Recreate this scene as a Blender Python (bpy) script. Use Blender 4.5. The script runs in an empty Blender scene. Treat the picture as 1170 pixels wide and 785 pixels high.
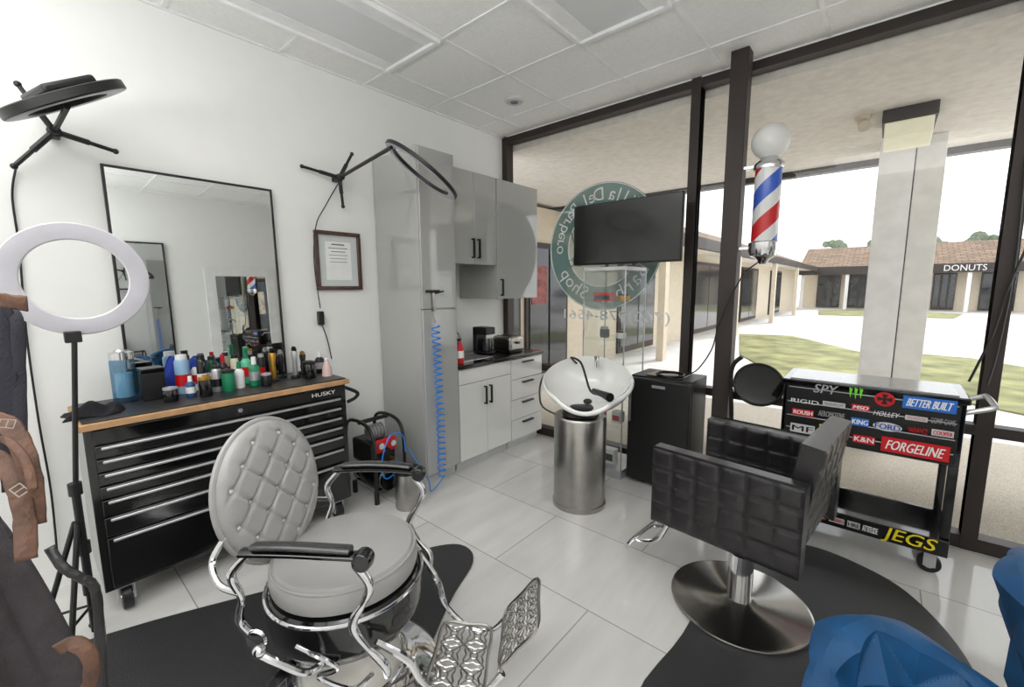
import bpy,bmesh,math,random
from mathutils import Vector as V, Matrix as MX
from math import sin,cos,pi,radians as RD
random.seed(4)
S=bpy.context.scene; C=S.collection
S.view_settings.view_transform='Standard'
# ---------- camera ----------
f=490.5;th=RD(7.53);ro=RD(-.38);yw=RD(40.8)
FW=V((-sin(yw)*cos(th),cos(yw)*cos(th),-sin(th)));R0=V((cos(yw),sin(yw),0));U0=R0.cross(FW)
RT=R0*cos(ro)+U0*sin(ro);UP=-R0*sin(ro)+U0*cos(ro);EYE=V((0,0,1.55))
cd=bpy.data.cameras.new('camera');cam=bpy.data.objects.new('camera',cd);C.objects.link(cam)
cd.sensor_width=36;cd.lens=f/1170*36;cd.clip_start=.02;cd.clip_end=500
m=MX((RT,UP,-FW)).transposed().to_4x4();m.translation=EYE;cam.matrix_world=m;S.camera=cam
def P(px,py,ax,val):      # measured point of the photo on a real plane
    d=FW+RT*((px-585)/f)+UP*((392.5-py)/f);return EYE+d*((val-EYE[ax])/d[ax])
def Q(px,py,d): return EYE+(FW+RT*((px-585)/f)+UP*((392.5-py)/f))*d
def ycol(px,x,z):
    a=(px-585)/f;w=RT-FW*a;return -(x*w.x+(z-1.55)*w.z)/w.y
def dep(p): return (V(p)-EYE).dot(FW)
# ---------- materials ----------
def lin(c): return tuple((x/12.92 if x<=.04045 else ((x+.055)/1.055)**2.4) for x in c)
MATS={}
def mat(n,c,rough=.5,metal=0,var=.06,sc=8,bump=0,bsc=60,coat=0,trans=0,emit=0,ecol=None):
    if n in MATS: return MATS[n]
    m=bpy.data.materials.new(n);m.use_nodes=True;nt=m.node_tree;b=nt.nodes['Principled BSDF'];L=nt.links
    tc=nt.nodes.new('ShaderNodeTexCoord');c=lin(c)
    no=nt.nodes.new('ShaderNodeTexNoise');no.inputs['Scale'].default_value=sc;no.inputs['Detail'].default_value=4;L.new(tc.outputs['Object'],no.inputs['Vector'])
    cr=nt.nodes.new('ShaderNodeValToRGB');cr.color_ramp.elements[0].position=.3;cr.color_ramp.elements[1].position=.7
    cr.color_ramp.elements[0].color=(*[x*(1-var) for x in c],1);cr.color_ramp.elements[1].color=(*[min(1,x*(1+var)) for x in c],1)
    L.new(no.outputs['Fac'],cr.inputs['Fac']);L.new(cr.outputs['Color'],b.inputs['Base Color'])
    b.inputs['Roughness'].default_value=rough;b.inputs['Metallic'].default_value=metal
    b.inputs['Coat Weight'].default_value=coat;b.inputs['Coat Roughness'].default_value=.08;b.inputs['Transmission Weight'].default_value=trans
    if emit: b.inputs['Emission Color'].default_value=(*(lin(ecol) if ecol else c),1);b.inputs['Emission Strength'].default_value=emit
    if bump:
        n2=nt.nodes.new('ShaderNodeTexNoise');n2.inputs['Scale'].default_value=bsc;n2.inputs['Detail'].default_value=5;L.new(tc.outputs['Object'],n2.inputs['Vector'])
        bp=nt.nodes.new('ShaderNodeBump');bp.inputs['Strength'].default_value=bump;bp.inputs['Distance'].default_value=.01
        L.new(n2.outputs['Fac'],bp.inputs['Height']);L.new(bp.outputs['Normal'],b.inputs['Normal'])
    MATS[n]=m;return m
def glassmat(n,fac,tint=(1,1,1)):
    m=bpy.data.materials.new(n);m.use_nodes=True;nt=m.node_tree;nt.nodes.clear()
    o=nt.nodes.new('ShaderNodeOutputMaterial');t=nt.nodes.new('ShaderNodeBsdfTransparent');g=nt.nodes.new('ShaderNodeBsdfGlossy');x=nt.nodes.new('ShaderNodeMixShader')
    t.inputs[0].default_value=(*tint,1);g.inputs['Roughness'].default_value=.01;x.inputs[0].default_value=fac
    nt.links.new(t.outputs[0],x.inputs[1]);nt.links.new(g.outputs[0],x.inputs[2]);nt.links.new(x.outputs[0],o.inputs[0]);return m
def vinyl(n,c,al):
    m=mat(n,c,.5,var=.05);nt=m.node_tree;b=nt.nodes['Principled BSDF'];o=nt.nodes['Material Output'];t=nt.nodes.new('ShaderNodeBsdfTransparent');x=nt.nodes.new('ShaderNodeMixShader');x.inputs[0].default_value=al
    nt.links.new(t.outputs[0],x.inputs[1]);nt.links.new(b.outputs[0],x.inputs[2]);nt.links.new(x.outputs[0],o.inputs[0]);return m
def brickmat(n,c1,c2,mortar,bw,rh,ms,rough,axes='XY',off=.5,nsc=3,loc=(0,0,0)):
    m=bpy.data.materials.new(n);m.use_nodes=True;nt=m.node_tree;b=nt.nodes['Principled BSDF'];L=nt.links
    tc=nt.nodes.new('ShaderNodeTexCoord');mp=nt.nodes.new('ShaderNodeSeparateXYZ');cb=nt.nodes.new('ShaderNodeCombineXYZ')
    L.new(tc.outputs['Object'],mp.inputs[0]);L.new(mp.outputs[axes[0]],cb.inputs[0]);L.new(mp.outputs[axes[1]],cb.inputs[1])
    ma=nt.nodes.new('ShaderNodeMapping');ma.inputs['Location'].default_value=loc;L.new(cb.outputs[0],ma.inputs[0])
    br=nt.nodes.new('ShaderNodeTexBrick');br.offset=off;br.inputs['Scale'].default_value=1;br.inputs['Brick Width'].default_value=bw;br.inputs['Row Height'].default_value=rh
    br.inputs['Mortar Size'].default_value=ms;br.inputs['Mortar Smooth'].default_value=.1
    br.inputs['Color1'].default_value=(*lin(c1),1);br.inputs['Color2'].default_value=(*lin(c2),1);br.inputs['Mortar'].default_value=(*lin(mortar),1)
    L.new(ma.outputs[0],br.inputs['Vector'])
    no=nt.nodes.new('ShaderNodeTexNoise');no.inputs['Scale'].default_value=nsc;no.inputs['Detail'].default_value=6
    st=nt.nodes.new('ShaderNodeMapping');st.inputs['Scale'].default_value=(3,.6,1);L.new(cb.outputs[0],st.inputs[0]);L.new(st.outputs[0],no.inputs['Vector'])
    cr=nt.nodes.new('ShaderNodeValToRGB');cr.color_ramp.elements[0].color=(.88,.88,.89,1);cr.color_ramp.elements[1].color=(1,1,1,1);cr.color_ramp.elements[0].position=.35;cr.color_ramp.elements[1].position=.65
    L.new(no.outputs['Fac'],cr.inputs['Fac']);mx=nt.nodes.new('ShaderNodeMixRGB');mx.blend_type='MULTIPLY';mx.inputs[0].default_value=1
    L.new(br.outputs['Color'],mx.inputs[1]);L.new(cr.outputs['Color'],mx.inputs[2]);L.new(mx.outputs[0],b.inputs['Base Color']);b.inputs['Roughness'].default_value=rough
    return m
WALLM=mat('wall_paint',(.93,.93,.92),.7,var=.01,bump=.05,bsc=150)
CEILM=mat('ceiling_tile',(.95,.95,.94),.9,var=.04,sc=60,bump=.3,bsc=200)
WHITE=mat('white_plastic',(.93,.93,.93),.35)
CER=mat('white_ceramic',(.92,.92,.91),.08,coat=.6,var=.01)
GLOSSG=mat('gloss_grey_lacquer',(.68,.68,.67),.05,coat=1,var=.01)
GLOSSW=mat('gloss_white_lacquer',(.88,.88,.87),.1,coat=.9,var=.01)
BLK=mat('black_plastic',(.075,.075,.08),.4)
BLKG=mat('black_gloss',(.045,.045,.05),.12,coat=.4)
BLKM=mat('black_rubber',(.19,.19,.195),.36,bump=.25,bsc=150)
LEA=mat('black_leather',(.10,.09,.10),.3,bump=.15,bsc=220,coat=.15)
ARML=mat('arm_leather',(.16,.16,.165),.22,bump=.1,bsc=220,coat=.3)  # black leather, base colour lifted towards grey to stand for its sheen
GREYL=mat('grey_leather',(.62,.615,.61),.33,bump=.12,bsc=180,var=.03,coat=.15)
CHR=mat('chrome',(.86,.86,.87),.08,1,var=.02)
PEW=mat('polished_pewter',(.66,.65,.63),.28,1,var=.1)
STEEL=mat('brushed_steel',(.66,.65,.63),.28,1,var=.06,sc=20)
DISC=mat('satin_steel',(.74,.73,.71),.2,1,var=.05,sc=6)
BRZ=mat('bronze_frame',(.22,.19,.18),.45,.3)
WOOD=mat('light_wood',(.74,.58,.42),.5,var=.2,sc=14)
GRAN=mat('dark_granite',(.13,.12,.12),.12,var=.6,sc=80,coat=.5)
MIR=mat('mirror_silver',(.93,.94,.94),.01,1,var=0)
RED=mat('red',(.78,.08,.1),.4);BLUE=mat('blue',(.08,.28,.65),.4);GRN=mat('green',(.1,.5,.35),.4);YEL=mat('yellow',(.93,.85,.1),.5)
LGRN=mat('light_green',(.45,.85,.2),.4);PINK=mat('pale_pink',(.85,.74,.72),.5);GOLD=mat('gold',(.8,.6,.25),.3,.9)
SILV=mat('silver_paint',(.75,.75,.76),.3,.6);GREY=mat('mid_grey',(.45,.45,.46),.5);LGREY=mat('light_grey',(.8,.8,.8),.5)
TEAL=vinyl('teal_vinyl',(.46,.60,.58),.66);TEALL=vinyl('pale_green_vinyl',(.66,.74,.72),.45)
BROWNL=mat('brown_leather',(.36,.25,.19),.65,var=.4,sc=25,bump=.4,bsc=90)
CANV=mat('charcoal_canvas',(.28,.26,.27),.9,var=.15,sc=30,bump=.5,bsc=250)
NAVY=mat('navy_strap',(.12,.12,.16),.8,bump=.3,bsc=200)
VEL=mat('blue_velvet',(.0,.25,.42),.55,var=.3,sc=10,bump=.1,bsc=300)
HOSE=mat('blue_hose',(.1,.5,.85),.3)
GLASS=glassmat('window_glass',.02,(.985,.99,.99));CASEG=glassmat('case_glass',.05,(.96,.975,.97));BLUEG=glassmat('blue_liquid',.12,(.4,.62,.78))
STUC=mat('stucco',(.90,.875,.84),.9,var=.08,sc=14,bump=.5,bsc=50)
CONC=mat('concrete',(.84,.83,.82),.9,var=.08,sc=2,bump=.2,bsc=60)
AGG=mat('aggregate_walk',(.68,.65,.60),.9,var=.3,sc=120,bump=.3,bsc=150)
GRASS=mat('grass',(.55,.55,.38),.95,var=.5,sc=1.6,bump=1,bsc=60)
BEIGE=mat('beige_wall',(.84,.79,.71),.9,var=.05)
SHING=brickmat('shingle_roof',(.58,.48,.39),(.46,.38,.31),(.28,.22,.18),.5,.28,.02,.9,'XY',nsc=2)
SHING2=brickmat('shingle_roof_side',(.58,.48,.39),(.46,.38,.31),(.28,.22,.18),.5,.28,.02,.9,'YX',nsc=2)
FLOORM=brickmat('floor_tile',(.86,.855,.84),(.83,.825,.815),(.62,.61,.59),1.22,.61,.003,.1,'XY',.5,nsc=2.5,loc=(.35,.17,0))
DKGL=mat('dark_shop_glass',(.16,.17,.18),.1,coat=.5,var=.5,sc=2)
# ---------- mesh helpers ----------
OFF={}
def sm(pts,k=6,closed=False):
    pts=[V(p) for p in pts];n=len(pts);o=[]
    for i in range(n if closed else n-1):
        g=(lambda j:pts[j%n]) if closed else (lambda j:pts[max(0,min(n-1,j))])
        a,b,c,d=g(i-1),g(i),g(i+1),g(i+2)
        for q in range(k):
            t=q/k;o.append(.5*((2*b)+(c-a)*t+(2*a-5*b+4*c-d)*t*t+(3*b-a-3*c+d)*t**3))
    if not closed:o.append(pts[-1])
    return o
class MB:
    def __init__(s,T=None): s.bm=bmesh.new();s.T=T
    def add(s,vs,fs,T=None):
        if T is not None: vs=[T@V(v) for v in vs]
        if s.T is not None: vs=[s.T@V(v) for v in vs]
        b=[s.bm.verts.new(v) for v in vs]
        for q in fs:
            try:s.bm.faces.new([b[i] for i in q])
            except Exception:pass
        return s
    def box(s,x0,x1,y0,y1,z0,z1,T=None):
        return s.add([(x,y,z) for x in(x0,x1) for y in(y0,y1) for z in(z0,z1)],[(0,1,3,2),(4,6,7,5),(0,4,5,1),(2,3,7,6),(0,2,6,4),(1,5,7,3)],T)
    def prism(s,pts,z0,z1,T=None):
        n=len(pts);return s.add([(x,y,z0) for x,y in pts]+[(x,y,z1) for x,y in pts],[tuple(range(n))[::-1],tuple(range(n,2*n))]+[(i,(i+1)%n,n+(i+1)%n,n+i) for i in range(n)],T)
    def tube(s,pts,r,n=8,closed=False,flat=None,T=None):
        pts=[V(p) for p in pts];k=len(pts);vs=[];fs=[];up=None
        for i,p in enumerate(pts):
            a=pts[(i-1)%k] if closed or i else p;b=pts[(i+1)%k] if closed or i<k-1 else p
            t=(b-a).normalized() if (b-a).length>1e-9 else V((0,0,1))
            if up is None: up=V((0,0,1)) if abs(t.z)<.9 else V((1,0,0))
            u=(up-t*up.dot(t));u=u.normalized() if u.length>1e-6 else t.orthogonal().normalized();up=u;w=t.cross(u)
            rr=r[i] if isinstance(r,(list,tuple)) else r
            for j in range(n):
                q=2*pi*j/n;vs.append(p+u*cos(q)*rr*(1 if not flat else flat)+w*sin(q)*rr)
        for i in range(k if closed else k-1):
            for j in range(n):
                fs.append((i*n+j,i*n+(j+1)%n,((i+1)%k)*n+(j+1)%n,((i+1)%k)*n+j))
        if not closed: fs+=[tuple(range(n))[::-1],tuple(range((k-1)*n,k*n))]
        return s.add(vs,fs,T)
    def cyl(s,a,b,r,r2=None,n=20,T=None): return s.tube([a,b],[r,r if r2 is None else r2],n,T=T)
    def lathe(s,prof,c=(0,0,0),n=32,T=None,sx=1,sy=1):
        vs=[];fs=[];k=len(prof)
        for r,z in prof:
            for j in range(n): vs.append((c[0]+max(r,.0004)*sx*cos(2*pi*j/n),c[1]+max(r,.0004)*sy*sin(2*pi*j/n),c[2]+z))
        for i in range(k-1):
            for j in range(n): fs.append((i*n+j,i*n+(j+1)%n,(i+1)*n+(j+1)%n,(i+1)*n+j))
        fs+=[tuple(range(n))[::-1],tuple(range((k-1)*n,k*n))]
        return s.add(vs,fs,T)
    def ball(s,c,r,n=16,sc=(1,1,1),T=None):
        return s.lathe([(r*sin(pi*i/n),-r*cos(pi*i/n)*sc[2]) for i in range(n+1)],c,n*2,T,sc[0],sc[1])
    def ring(s,c,Rr,r,n=40,m=8,T=None): return s.tube([(c[0]+Rr*cos(2*pi*i/n),c[1]+Rr*sin(2*pi*i/n),c[2]) for i in range(n)],r,m,True,T=T)
    def grid(s,fn,nu,nv,T=None):
        return s.add([fn(i/nu,j/nv) for i in range(nu+1) for j in range(nv+1)],[(i*(nv+1)+j,(i+1)*(nv+1)+j,(i+1)*(nv+1)+j+1,i*(nv+1)+j+1) for i in range(nu) for j in range(nv)],T)
    def text(s,t,w,h,fn):
        vs,fs=txt(t);x0=min(v[0] for v in vs);x1=max(v[0] for v in vs);y0=min(v[1] for v in vs);y1=max(v[1] for v in vs)
        return s.add([fn(((v[0]-x0)/(x1-x0)-.5)*w,((v[1]-y0)/(y1-y0)-.5)*h) for v in vs],fs)
    def build(s,name,mt,parent=None,bev=0,label=None,cat=None,group=None,kind=None,sub=0,sharp=38,solid=0,seg=2):
        bmesh.ops.recalc_face_normals(s.bm,faces=s.bm.faces)
        me=bpy.data.meshes.new(name);s.bm.to_mesh(me);s.bm.free();o=bpy.data.objects.new(name,me);C.objects.link(o);me.materials.append(mt)
        if parent is not None:
            o.parent=parent;of=OFF[parent.name];OFF[o.name]=of
        else:
            xs=[v.co for v in me.vertices];of=V(((min(v.x for v in xs)+max(v.x for v in xs))/2,(min(v.y for v in xs)+max(v.y for v in xs))/2,min(v.z for v in xs)))
            if kind=='structure': of=V((0,0,0))
            o.location=of;OFF[o.name]=of
        if of.length>0: me.transform(MX.Translation(-of))
        for p in me.polygons:p.use_smooth=True
        me.set_sharp_from_angle(angle=RD(sharp))
        if solid: d=o.modifiers.new('thick','SOLIDIFY');d.thickness=solid
        if bev: d=o.modifiers.new('bevel','BEVEL');d.width=bev;d.segments=seg;d.limit_method='ANGLE'
        if label:o['label']=label
        if cat:o['category']=cat
        if group:o['group']=group
        if kind:o['kind']=kind
        return o
TX={}
def txt(t):
    if t in TX:return TX[t]
    cu=bpy.data.curves.new('t','FONT');cu.body=t;cu.resolution_u=3;o=bpy.data.objects.new('t',cu);C.objects.link(o);bpy.context.view_layer.update()
    me=bpy.data.meshes.new_from_object(o.evaluated_get(bpy.context.evaluated_depsgraph_get()))
    r=([(v.co.x,v.co.y) for v in me.vertices],[tuple(p.vertices) for p in me.polygons])
    bpy.data.objects.remove(o);bpy.data.meshes.remove(me);TX[t]=r;return r
def thing(name,label,cat,loc=(0,0,0),rz=None,group=None,kind=None):
    o=bpy.data.objects.new(name,None);C.objects.link(o);o.location=loc;o.empty_display_size=.1
    if rz is not None:o.rotation_euler=(0,0,rz);OFF[o.name]=V((0,0,0))
    else:OFF[o.name]=V(loc)
    o['label']=label
    if cat:o['category']=cat
    if group:o['group']=group
    if kind:o['kind']=kind
    return o
def st(mb,name,mt,parent=None,**k): return mb.build(name,mt,parent,kind=None if parent else 'structure',**k)
def Tm(loc,rx=0,ry=0,rz=0): return MX.Translation(loc)@MX.Rotation(rz,4,'Z')@MX.Rotation(ry,4,'Y')@MX.Rotation(rx,4,'X')
def align(c,n,up=V((0,0,1))):
    n=V(n).normalized();x=up.cross(n);x=x.normalized() if x.length>1e-5 else n.orthogonal().normalized();y=n.cross(x)
    M_=MX((x,y,n)).transposed().to_4x4();M_.translation=V(c);return M_
XZ=MX(((1,0,0,0),(0,0,1,0),(0,1,0,0),(0,0,0,1)));YZ=MX(((0,0,1,0),(1,0,0,0),(0,1,0,0),(0,0,0,1)))
# ---------- room ----------
W=-3.15;Y=3.54;H=3.09;XR=1.65;YB=-2.4
st(MB().box(W,XR,YB,Y+.1,-.08,0),'floor',FLOORM)
st(MB().box(W-.15,W,YB-.15,Y+.1,-.08,H+.1),'wall_left',WALLM)
st(MB().box(W,XR,YB-.15,YB,-.08,H+.1),'wall_back',WALLM)
st(MB().box(XR,XR+.15,YB-.15,Y+.1,-.08,H+.1),'wall_right',WALLM)
ce=st(MB().box(W,XR,YB,Y+.1,H,H+.12),'ceiling',CEILM)
g=MB();x=-2.83-.61
while x<XR:
    if x>W:g.box(x-.012,x+.012,YB,Y,H-.006,H+.01)
    x+=.61
y=1.93-.61*7
while y<Y:
    g.box(W,XR,y-.012,y+.012,H-.007,H+.01);y+=.61
g.box(W,W+.02,YB,Y,H-.01,H+.01);g.box(W,XR,Y-.03,Y,H-.01,H+.01)
g.build('ceiling_grid',WHITE,ce)
DIF=mat('diffuser',(.86,.865,.87),.25,var=.02)
def troffer(x0,x1,y0,y1,lab):
    t=thing('ceiling_light',lab,'ceiling light',((x0+x1)/2,(y0+y1)/2,H-.03));q=MB();w=.03
    q.box(x0,x1,y0,y0+w,H-.03,H-.002).box(x0,x1,y1-w,y1,H-.03,H-.002).box(x0,x0+w,y0+w,y1-w,H-.03,H-.002).box(x1-w,x1,y0+w,y1-w,H-.03,H-.002)
    q.build('light_frame',WHITE,t,bev=.003);MB().box(x0+w,x1-w,y0+w,y1-w,H-.010,H-.004).build('diffuser',DIF,t)
    MB().box(x0+w,x0+w+.09,y0+w,y1-w,H-.014,H-.010).build('side_reflector',WHITE,t);MB().box(x1-w-.09,x1-w,y0+w,y1-w,H-.014,H-.010).build('side_reflector',WHITE,t)
troffer(-2.82,-2.23,.72,1.92,'recessed unlit ceiling light panel nearest the white wall')
troffer(-1.60,-1.01,1.33,2.53,'recessed unlit ceiling light panel above the black salon chair')
t=thing('ceiling_speaker','round flat grey speaker cover in a ceiling tile near the cabinets','speaker',(-2.46,2.9,H-.02))
MB().lathe([(0,-.02),(.07,-.02),(.085,-.006),(.085,0)],(-2.46,2.9,H)).build('cover',LGREY,t);MB().lathe([(0,-.026),(.03,-.024),(.035,-.019)],(-2.46,2.9,H)).build('centre_cap',GREY,t)
xs=[W+.03,-1.19,.49,XR]
for i in range(3):
    a,b=xs[i],xs[i+1];q=MB();w=.035
    q.box(a-w,a+w,Y-.03,Y+.07,0,H).box(b-w,b+w,Y-.031,Y+.07,0,H).box(a,b,Y-.028,Y+.068,H-.07,H).box(a,b,Y-.028,Y+.068,0,.08).box(a,b,Y-.026,Y+.06,.69,.75)
    wd=st(q,'window_%d'%(i+1),BRZ)
    MB().box(a+w,b-w,Y+.018,Y+.024,.75,H-.07).build('pane',GLASS,wd);MB().box(a+w,b-w,Y+.018,Y+.024,.08,.69).build('lower_pane',GLASS,wd)
st(MB().box(-.90,-.79,3.29,3.40,0,H),'trim_1',BRZ,bev=.004)
# ---------- outdoors ----------
st(MB().box(-40,40,Y+.1,90,-.2,-.06),'parking_lot',CONC)
st(MB().box(-4.4,6,Y+.1,6.3,-.1,-.03),'walkway',AGG)
so=st(MB().box(-8,8,Y+.1,6.6,2.97,3.2),'porch_soffit',STUC)
MB().box(-8,8,6.6,6.72,2.9,3.3).build('fascia',BRZ,so)
def lawn(pts,lab):
    q=[P(a,b,2,-.05) for a,b in pts];MB().prism([(v.x,v.y) for v in q],-.06,-.035).build('lawn',GRASS,None,label=lab,cat='grass',kind='stuff')
lawn([(845,382),(905,384),(992,405),(992,432),(1000,470),(960,460),(880,425),(845,405)],'patchy grass beside the wide white porch column')
lawn([(1052,405),(1110,410),(1200,425),(1200,480),(1050,450)],'patchy grass to the right of the white porch column')
lawn([(935,354.5),(990,354),(1100,359),(1090,364),(935,360)],'thin far strip of grass in front of the distant shops')
t=thing('porch_column','wide white boxed porch column standing outside the window','column',(.1,6.1,-.03))
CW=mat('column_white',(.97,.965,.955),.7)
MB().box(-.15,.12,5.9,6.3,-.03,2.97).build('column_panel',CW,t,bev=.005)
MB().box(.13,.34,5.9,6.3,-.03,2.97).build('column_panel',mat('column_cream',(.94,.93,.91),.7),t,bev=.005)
MB().box(.118,.134,5.92,6.28,-.03,2.97).build('seam_strip',BRZ,t)
t=thing('soffit_light','dark metal box light with a pale lens under the porch ceiling','outdoor light',(.05,5.1,2.87))
MB().box(-.13,.21,4.85,5.35,2.87,2.97).build('housing',BRZ,t,bev=.006);MB().prism([(4.87,2.87),(5.33,2.87),(5.25,2.72),(4.9,2.76)],-.11,.19,YZ).build('lens',mat('lens',(.88,.86,.75),.3,emit=.3),t,bev=.006)
t=thing('security_sensor','small beige sensor fixed under the porch ceiling','sensor',(-.26,4.9,2.97))
MB().lathe([(0,-.04),(.05,-.035),(.06,0)],(-.26,4.9,2.97)).build('mount',BEIGE,t);MB().cyl((-.26,4.9,2.93),(-.24,4.8,2.86),.035,.045).build('sensor_head',BEIGE,t)
t=thing('shop_building','long beige shop wing with shingled roof running away from the porch','building',(-5,18,-.06))
MB().box(-9,-4.6,4.0,35.2,-.06,2.9).build('wall',BEIGE,t)
MB().prism([(-3.5,2.72),(-8,4.5),(-8,4.35),(-3.5,2.55)],6.9,35.2,XZ).build('roof',SHING2,t)
MB().box(-3.6,-3.48,6.9,35.2,2.45,2.72).build('fascia',BRZ,t);MB().box(-4.6,-3.5,6.9,35.2,2.5,2.55).build('eave_underside',STUC,t)
for y0,y1 in((4.5,5.5),(5.65,6.9),(9,11),(14,17),(20,23),(26,29)):
    d=MB().box(-4.62,-4.55,y0,y1,0,2.3).build('shop_door',BRZ,t);q=MB()
    q.box(-4.55,-4.53,y0+.08,(y0+y1)/2-.03,.15,2.2).box(-4.55,-4.53,(y0+y1)/2+.03,y1-.08,.15,2.2);q.build('door_glass',DKGL,d)
    if y0<9:
        MB().box(-4.53,-4.52,y0+.12,(y0+y1)/2-.08,1.25,1.9).build('window_poster',mat('poster%d'%int(y0*10),(.8,.75,.7) if y0<5 else (.55,.3,.28),.6,var=.5,sc=9),d)
for y in(9,15,21,27):MB().box(-3.65,-3.5,y,y+.2,-.06,2.5).build('post',BEIGE,t)
t=thing('shop_building','low beige row of distant shops with shingled roof across the parking lot','building',(1,38,-.06))
MB().box(-4.6,6.4,37,42,-.06,2.9).build('wall',BEIGE,t)
MB().prism([(35.6,2.72),(39.6,4.2),(42,2.72),(42,2.5),(35.6,2.5)],-4.6,7.0,YZ).build('roof',SHING,t)
MB().box(-4.6,7.0,35.5,35.6,2.2,2.72).build('fascia',BRZ,t)
for x0,x1 in((-3.6,-2.3),(-1.9,-.2),(.0,1.2),(2.2,3.2),(4.2,5.6)):
    d=MB().box(x0,x1,36.9,37.02,0,2.2).build('shop_window',BRZ,t);k=3
    for j in range(k):
        a=x0+(x1-x0)*j/k;MB().box(a+.06,a+(x1-x0)/k-.04,36.86,36.9,.1,2.1).build('glass',DKGL,d)
for x in(-4.4,-2.0,.3,3.5,6.6):MB().box(x,x+.18,35.6,35.8,-.06,2.4).build('post',WHITE,t)
q=MB();q.text('DONUTS',1.7,.34,lambda u,v:(3.35+u,35.47,2.46+v));q.build('lettering',WHITE,t)
FOL=mat('foliage',(.42,.46,.38),.95,var=.4,sc=3)
def tree(x,y,z,h,w,n=26):
    t=thing('tree','dark distant tree on the skyline behind the shops','tree',(x,y,z),group='trees on the far skyline');MB().cyl((x,y,z),(x,y,z+h*.5),.15,.08,n=8).build('trunk',BROWNL,t)
    q=MB()
    for i in range(n):
        a=random.uniform(0,2*pi);r=random.uniform(0,w);q.ball((x+r*cos(a),y+r*sin(a)*.5,z+h*random.uniform(.45,1)-r*.2),random.uniform(.25,.5)*w*.7,5)
    q.build('foliage',FOL,t)
for i,(x,y,h,w) in enumerate(((-6,75,7.4,2.2),(-1,78,8,2),(4,76,7,2.6),(9,78,7.6,2.5),(14,74,7.2,3))):tree(x,y,-.1,h,w)
for x in(6.6,8.9):
    q=MB()
    for i in range(26): q.ball((x+random.uniform(-.6,.6),34+random.uniform(-.3,.3),random.uniform(0,.9)),.28,5)
    q.build('bush',FOL,None,label='clipped green bush beside the distant shops',cat='bush',group='bushes by the distant shops')
t=thing('street_lamp','tall grey parking lot lamp with twin heads','street lamp',(8.2,43,-.06))
MB().cyl((8.2,43,-.06),(8.2,43,6.8),.09,.06).build('pole',LGREY,t);MB().box(7.5,8.9,42.95,43.05,6.75,6.85).build('arm',LGREY,t)
for s in(-1,1):MB().box(8.2+s*.55-.25,8.2+s*.55+.25,42.8,43.2,6.6,6.76).build('lamp_head',GREY,t)
def car(x,y,rz,m,lab):
    t=thing('car',lab,'car',(x,y,-.06),rz)
    MB().prism([(-2.1,.3),(2.1,.3),(2.15,.65),(1.3,.85),(-2.0,.9),(-2.15,.6)],-.85,.85,XZ).build('body',m,t,bev=.06)
    MB().prism([(-1.75,.88),(1.0,.85),(.35,1.38),(-1.2,1.42)],-.7,.7,XZ).build('cabin_glass',DKGL,t,bev=.03)
    MB().prism([(.38,1.37),(-1.22,1.41),(-1.1,1.46),(.25,1.43)],-.68,.68,XZ).build('roof',m,t,bev=.02)
    for a in(-1.3,1.35):
        for s in(-.78,.78):MB().cyl((a,s-.1,.32),(a,s+.1,.32),.32).build('wheel',BLK,t)
car(6.6,24,RD(70),mat('car_white',(.93,.93,.93),.2,coat=1),'white car parked at the right edge of the parking lot')
car(8.9,30,RD(60),mat('car_silver',(.7,.71,.72),.2,.5,coat=1),'silver car parked beyond the white car')
# ---------- kitchen ----------
K=-2.57
def handle(mb,x,y,z0,z1): mb.box(x,x+.03,y-.006,y+.006,z0,z0+.012).box(x,x+.03,y-.006,y+.006,z1-.012,z1).box(x+.022,x+.034,y-.008,y+.008,z0,z1);return mb
t=thing('tall_cabinet','tall glossy grey two-door cupboard beside the kitchenette','cabinet',(-2.86,2.14,0))
MB().box(W+.01,K-.02,1.97,2.31,.08,2.55).build('body',GLOSSG,t,bev=.002);MB().box(W+.01,K-.06,1.98,2.30,0,.08).build('toe_kick',LGREY,t)
for z0,z1 in((.09,1.38),(1.39,2.545)):MB().box(K-.02,K,1.975,2.305,z0,z1).build('door',GLOSSG,t,bev=.003)
U=-2.64
t=thing('wall_cabinet','short two-door glossy wall cupboard with black handles','cabinet',(-2.9,2.58,1.74))
MB().box(W+.01,U-.02,2.315,2.86,1.74,2.49).build('body',GLOSSG,t,bev=.002)
for a,b,h in((2.317,2.585,2.555),(2.588,2.858,2.62)):
    d=MB().box(U-.02,U,a,b,1.742,2.488).build('door',GLOSSG,t,bev=.003);handle(MB(),U,h,1.79,1.95).build('handle',BLK,d)
t=thing('wall_cabinet','longer glossy wall cupboard next to the window with one black handle','cabinet',(-2.9,3.15,1.44))
MB().box(W+.01,U-.02,2.865,3.45,1.44,2.49).build('body',GLOSSG,t,bev=.002)
d=MB().box(U-.02,U,2.867,3.448,1.442,2.488).build('door',GLOSSG,t,bev=.003);handle(MB(),U,2.91,1.47,1.62).build('handle',BLK,d)
t=thing('base_cabinet','glossy white two-door base cupboard under the sink','cabinet',(-2.85,2.64,0))
MB().box(W+.01,K-.02,2.315,2.96,.09,.88).build('body',GLOSSW,t,bev=.002);MB().box(W+.01,K-.06,2.32,2.95,0,.09).build('toe_kick',LGREY,t)
MB().box(K-.02,K,2.318,2.957,.75,.875).build('false_front',GLOSSW,t,bev=.003)
for a,b,h in((2.318,2.636,2.605),(2.64,2.957,2.67)):
    d=MB().box(K-.02,K,a,b,.095,.745).build('door',GLOSSW,t,bev=.003);handle(MB(),K,h,.54,.70).build('handle',BLK,d)
t=thing('base_cabinet','glossy white four-drawer base unit nearest the window','cabinet',(-2.85,3.2,0))
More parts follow.
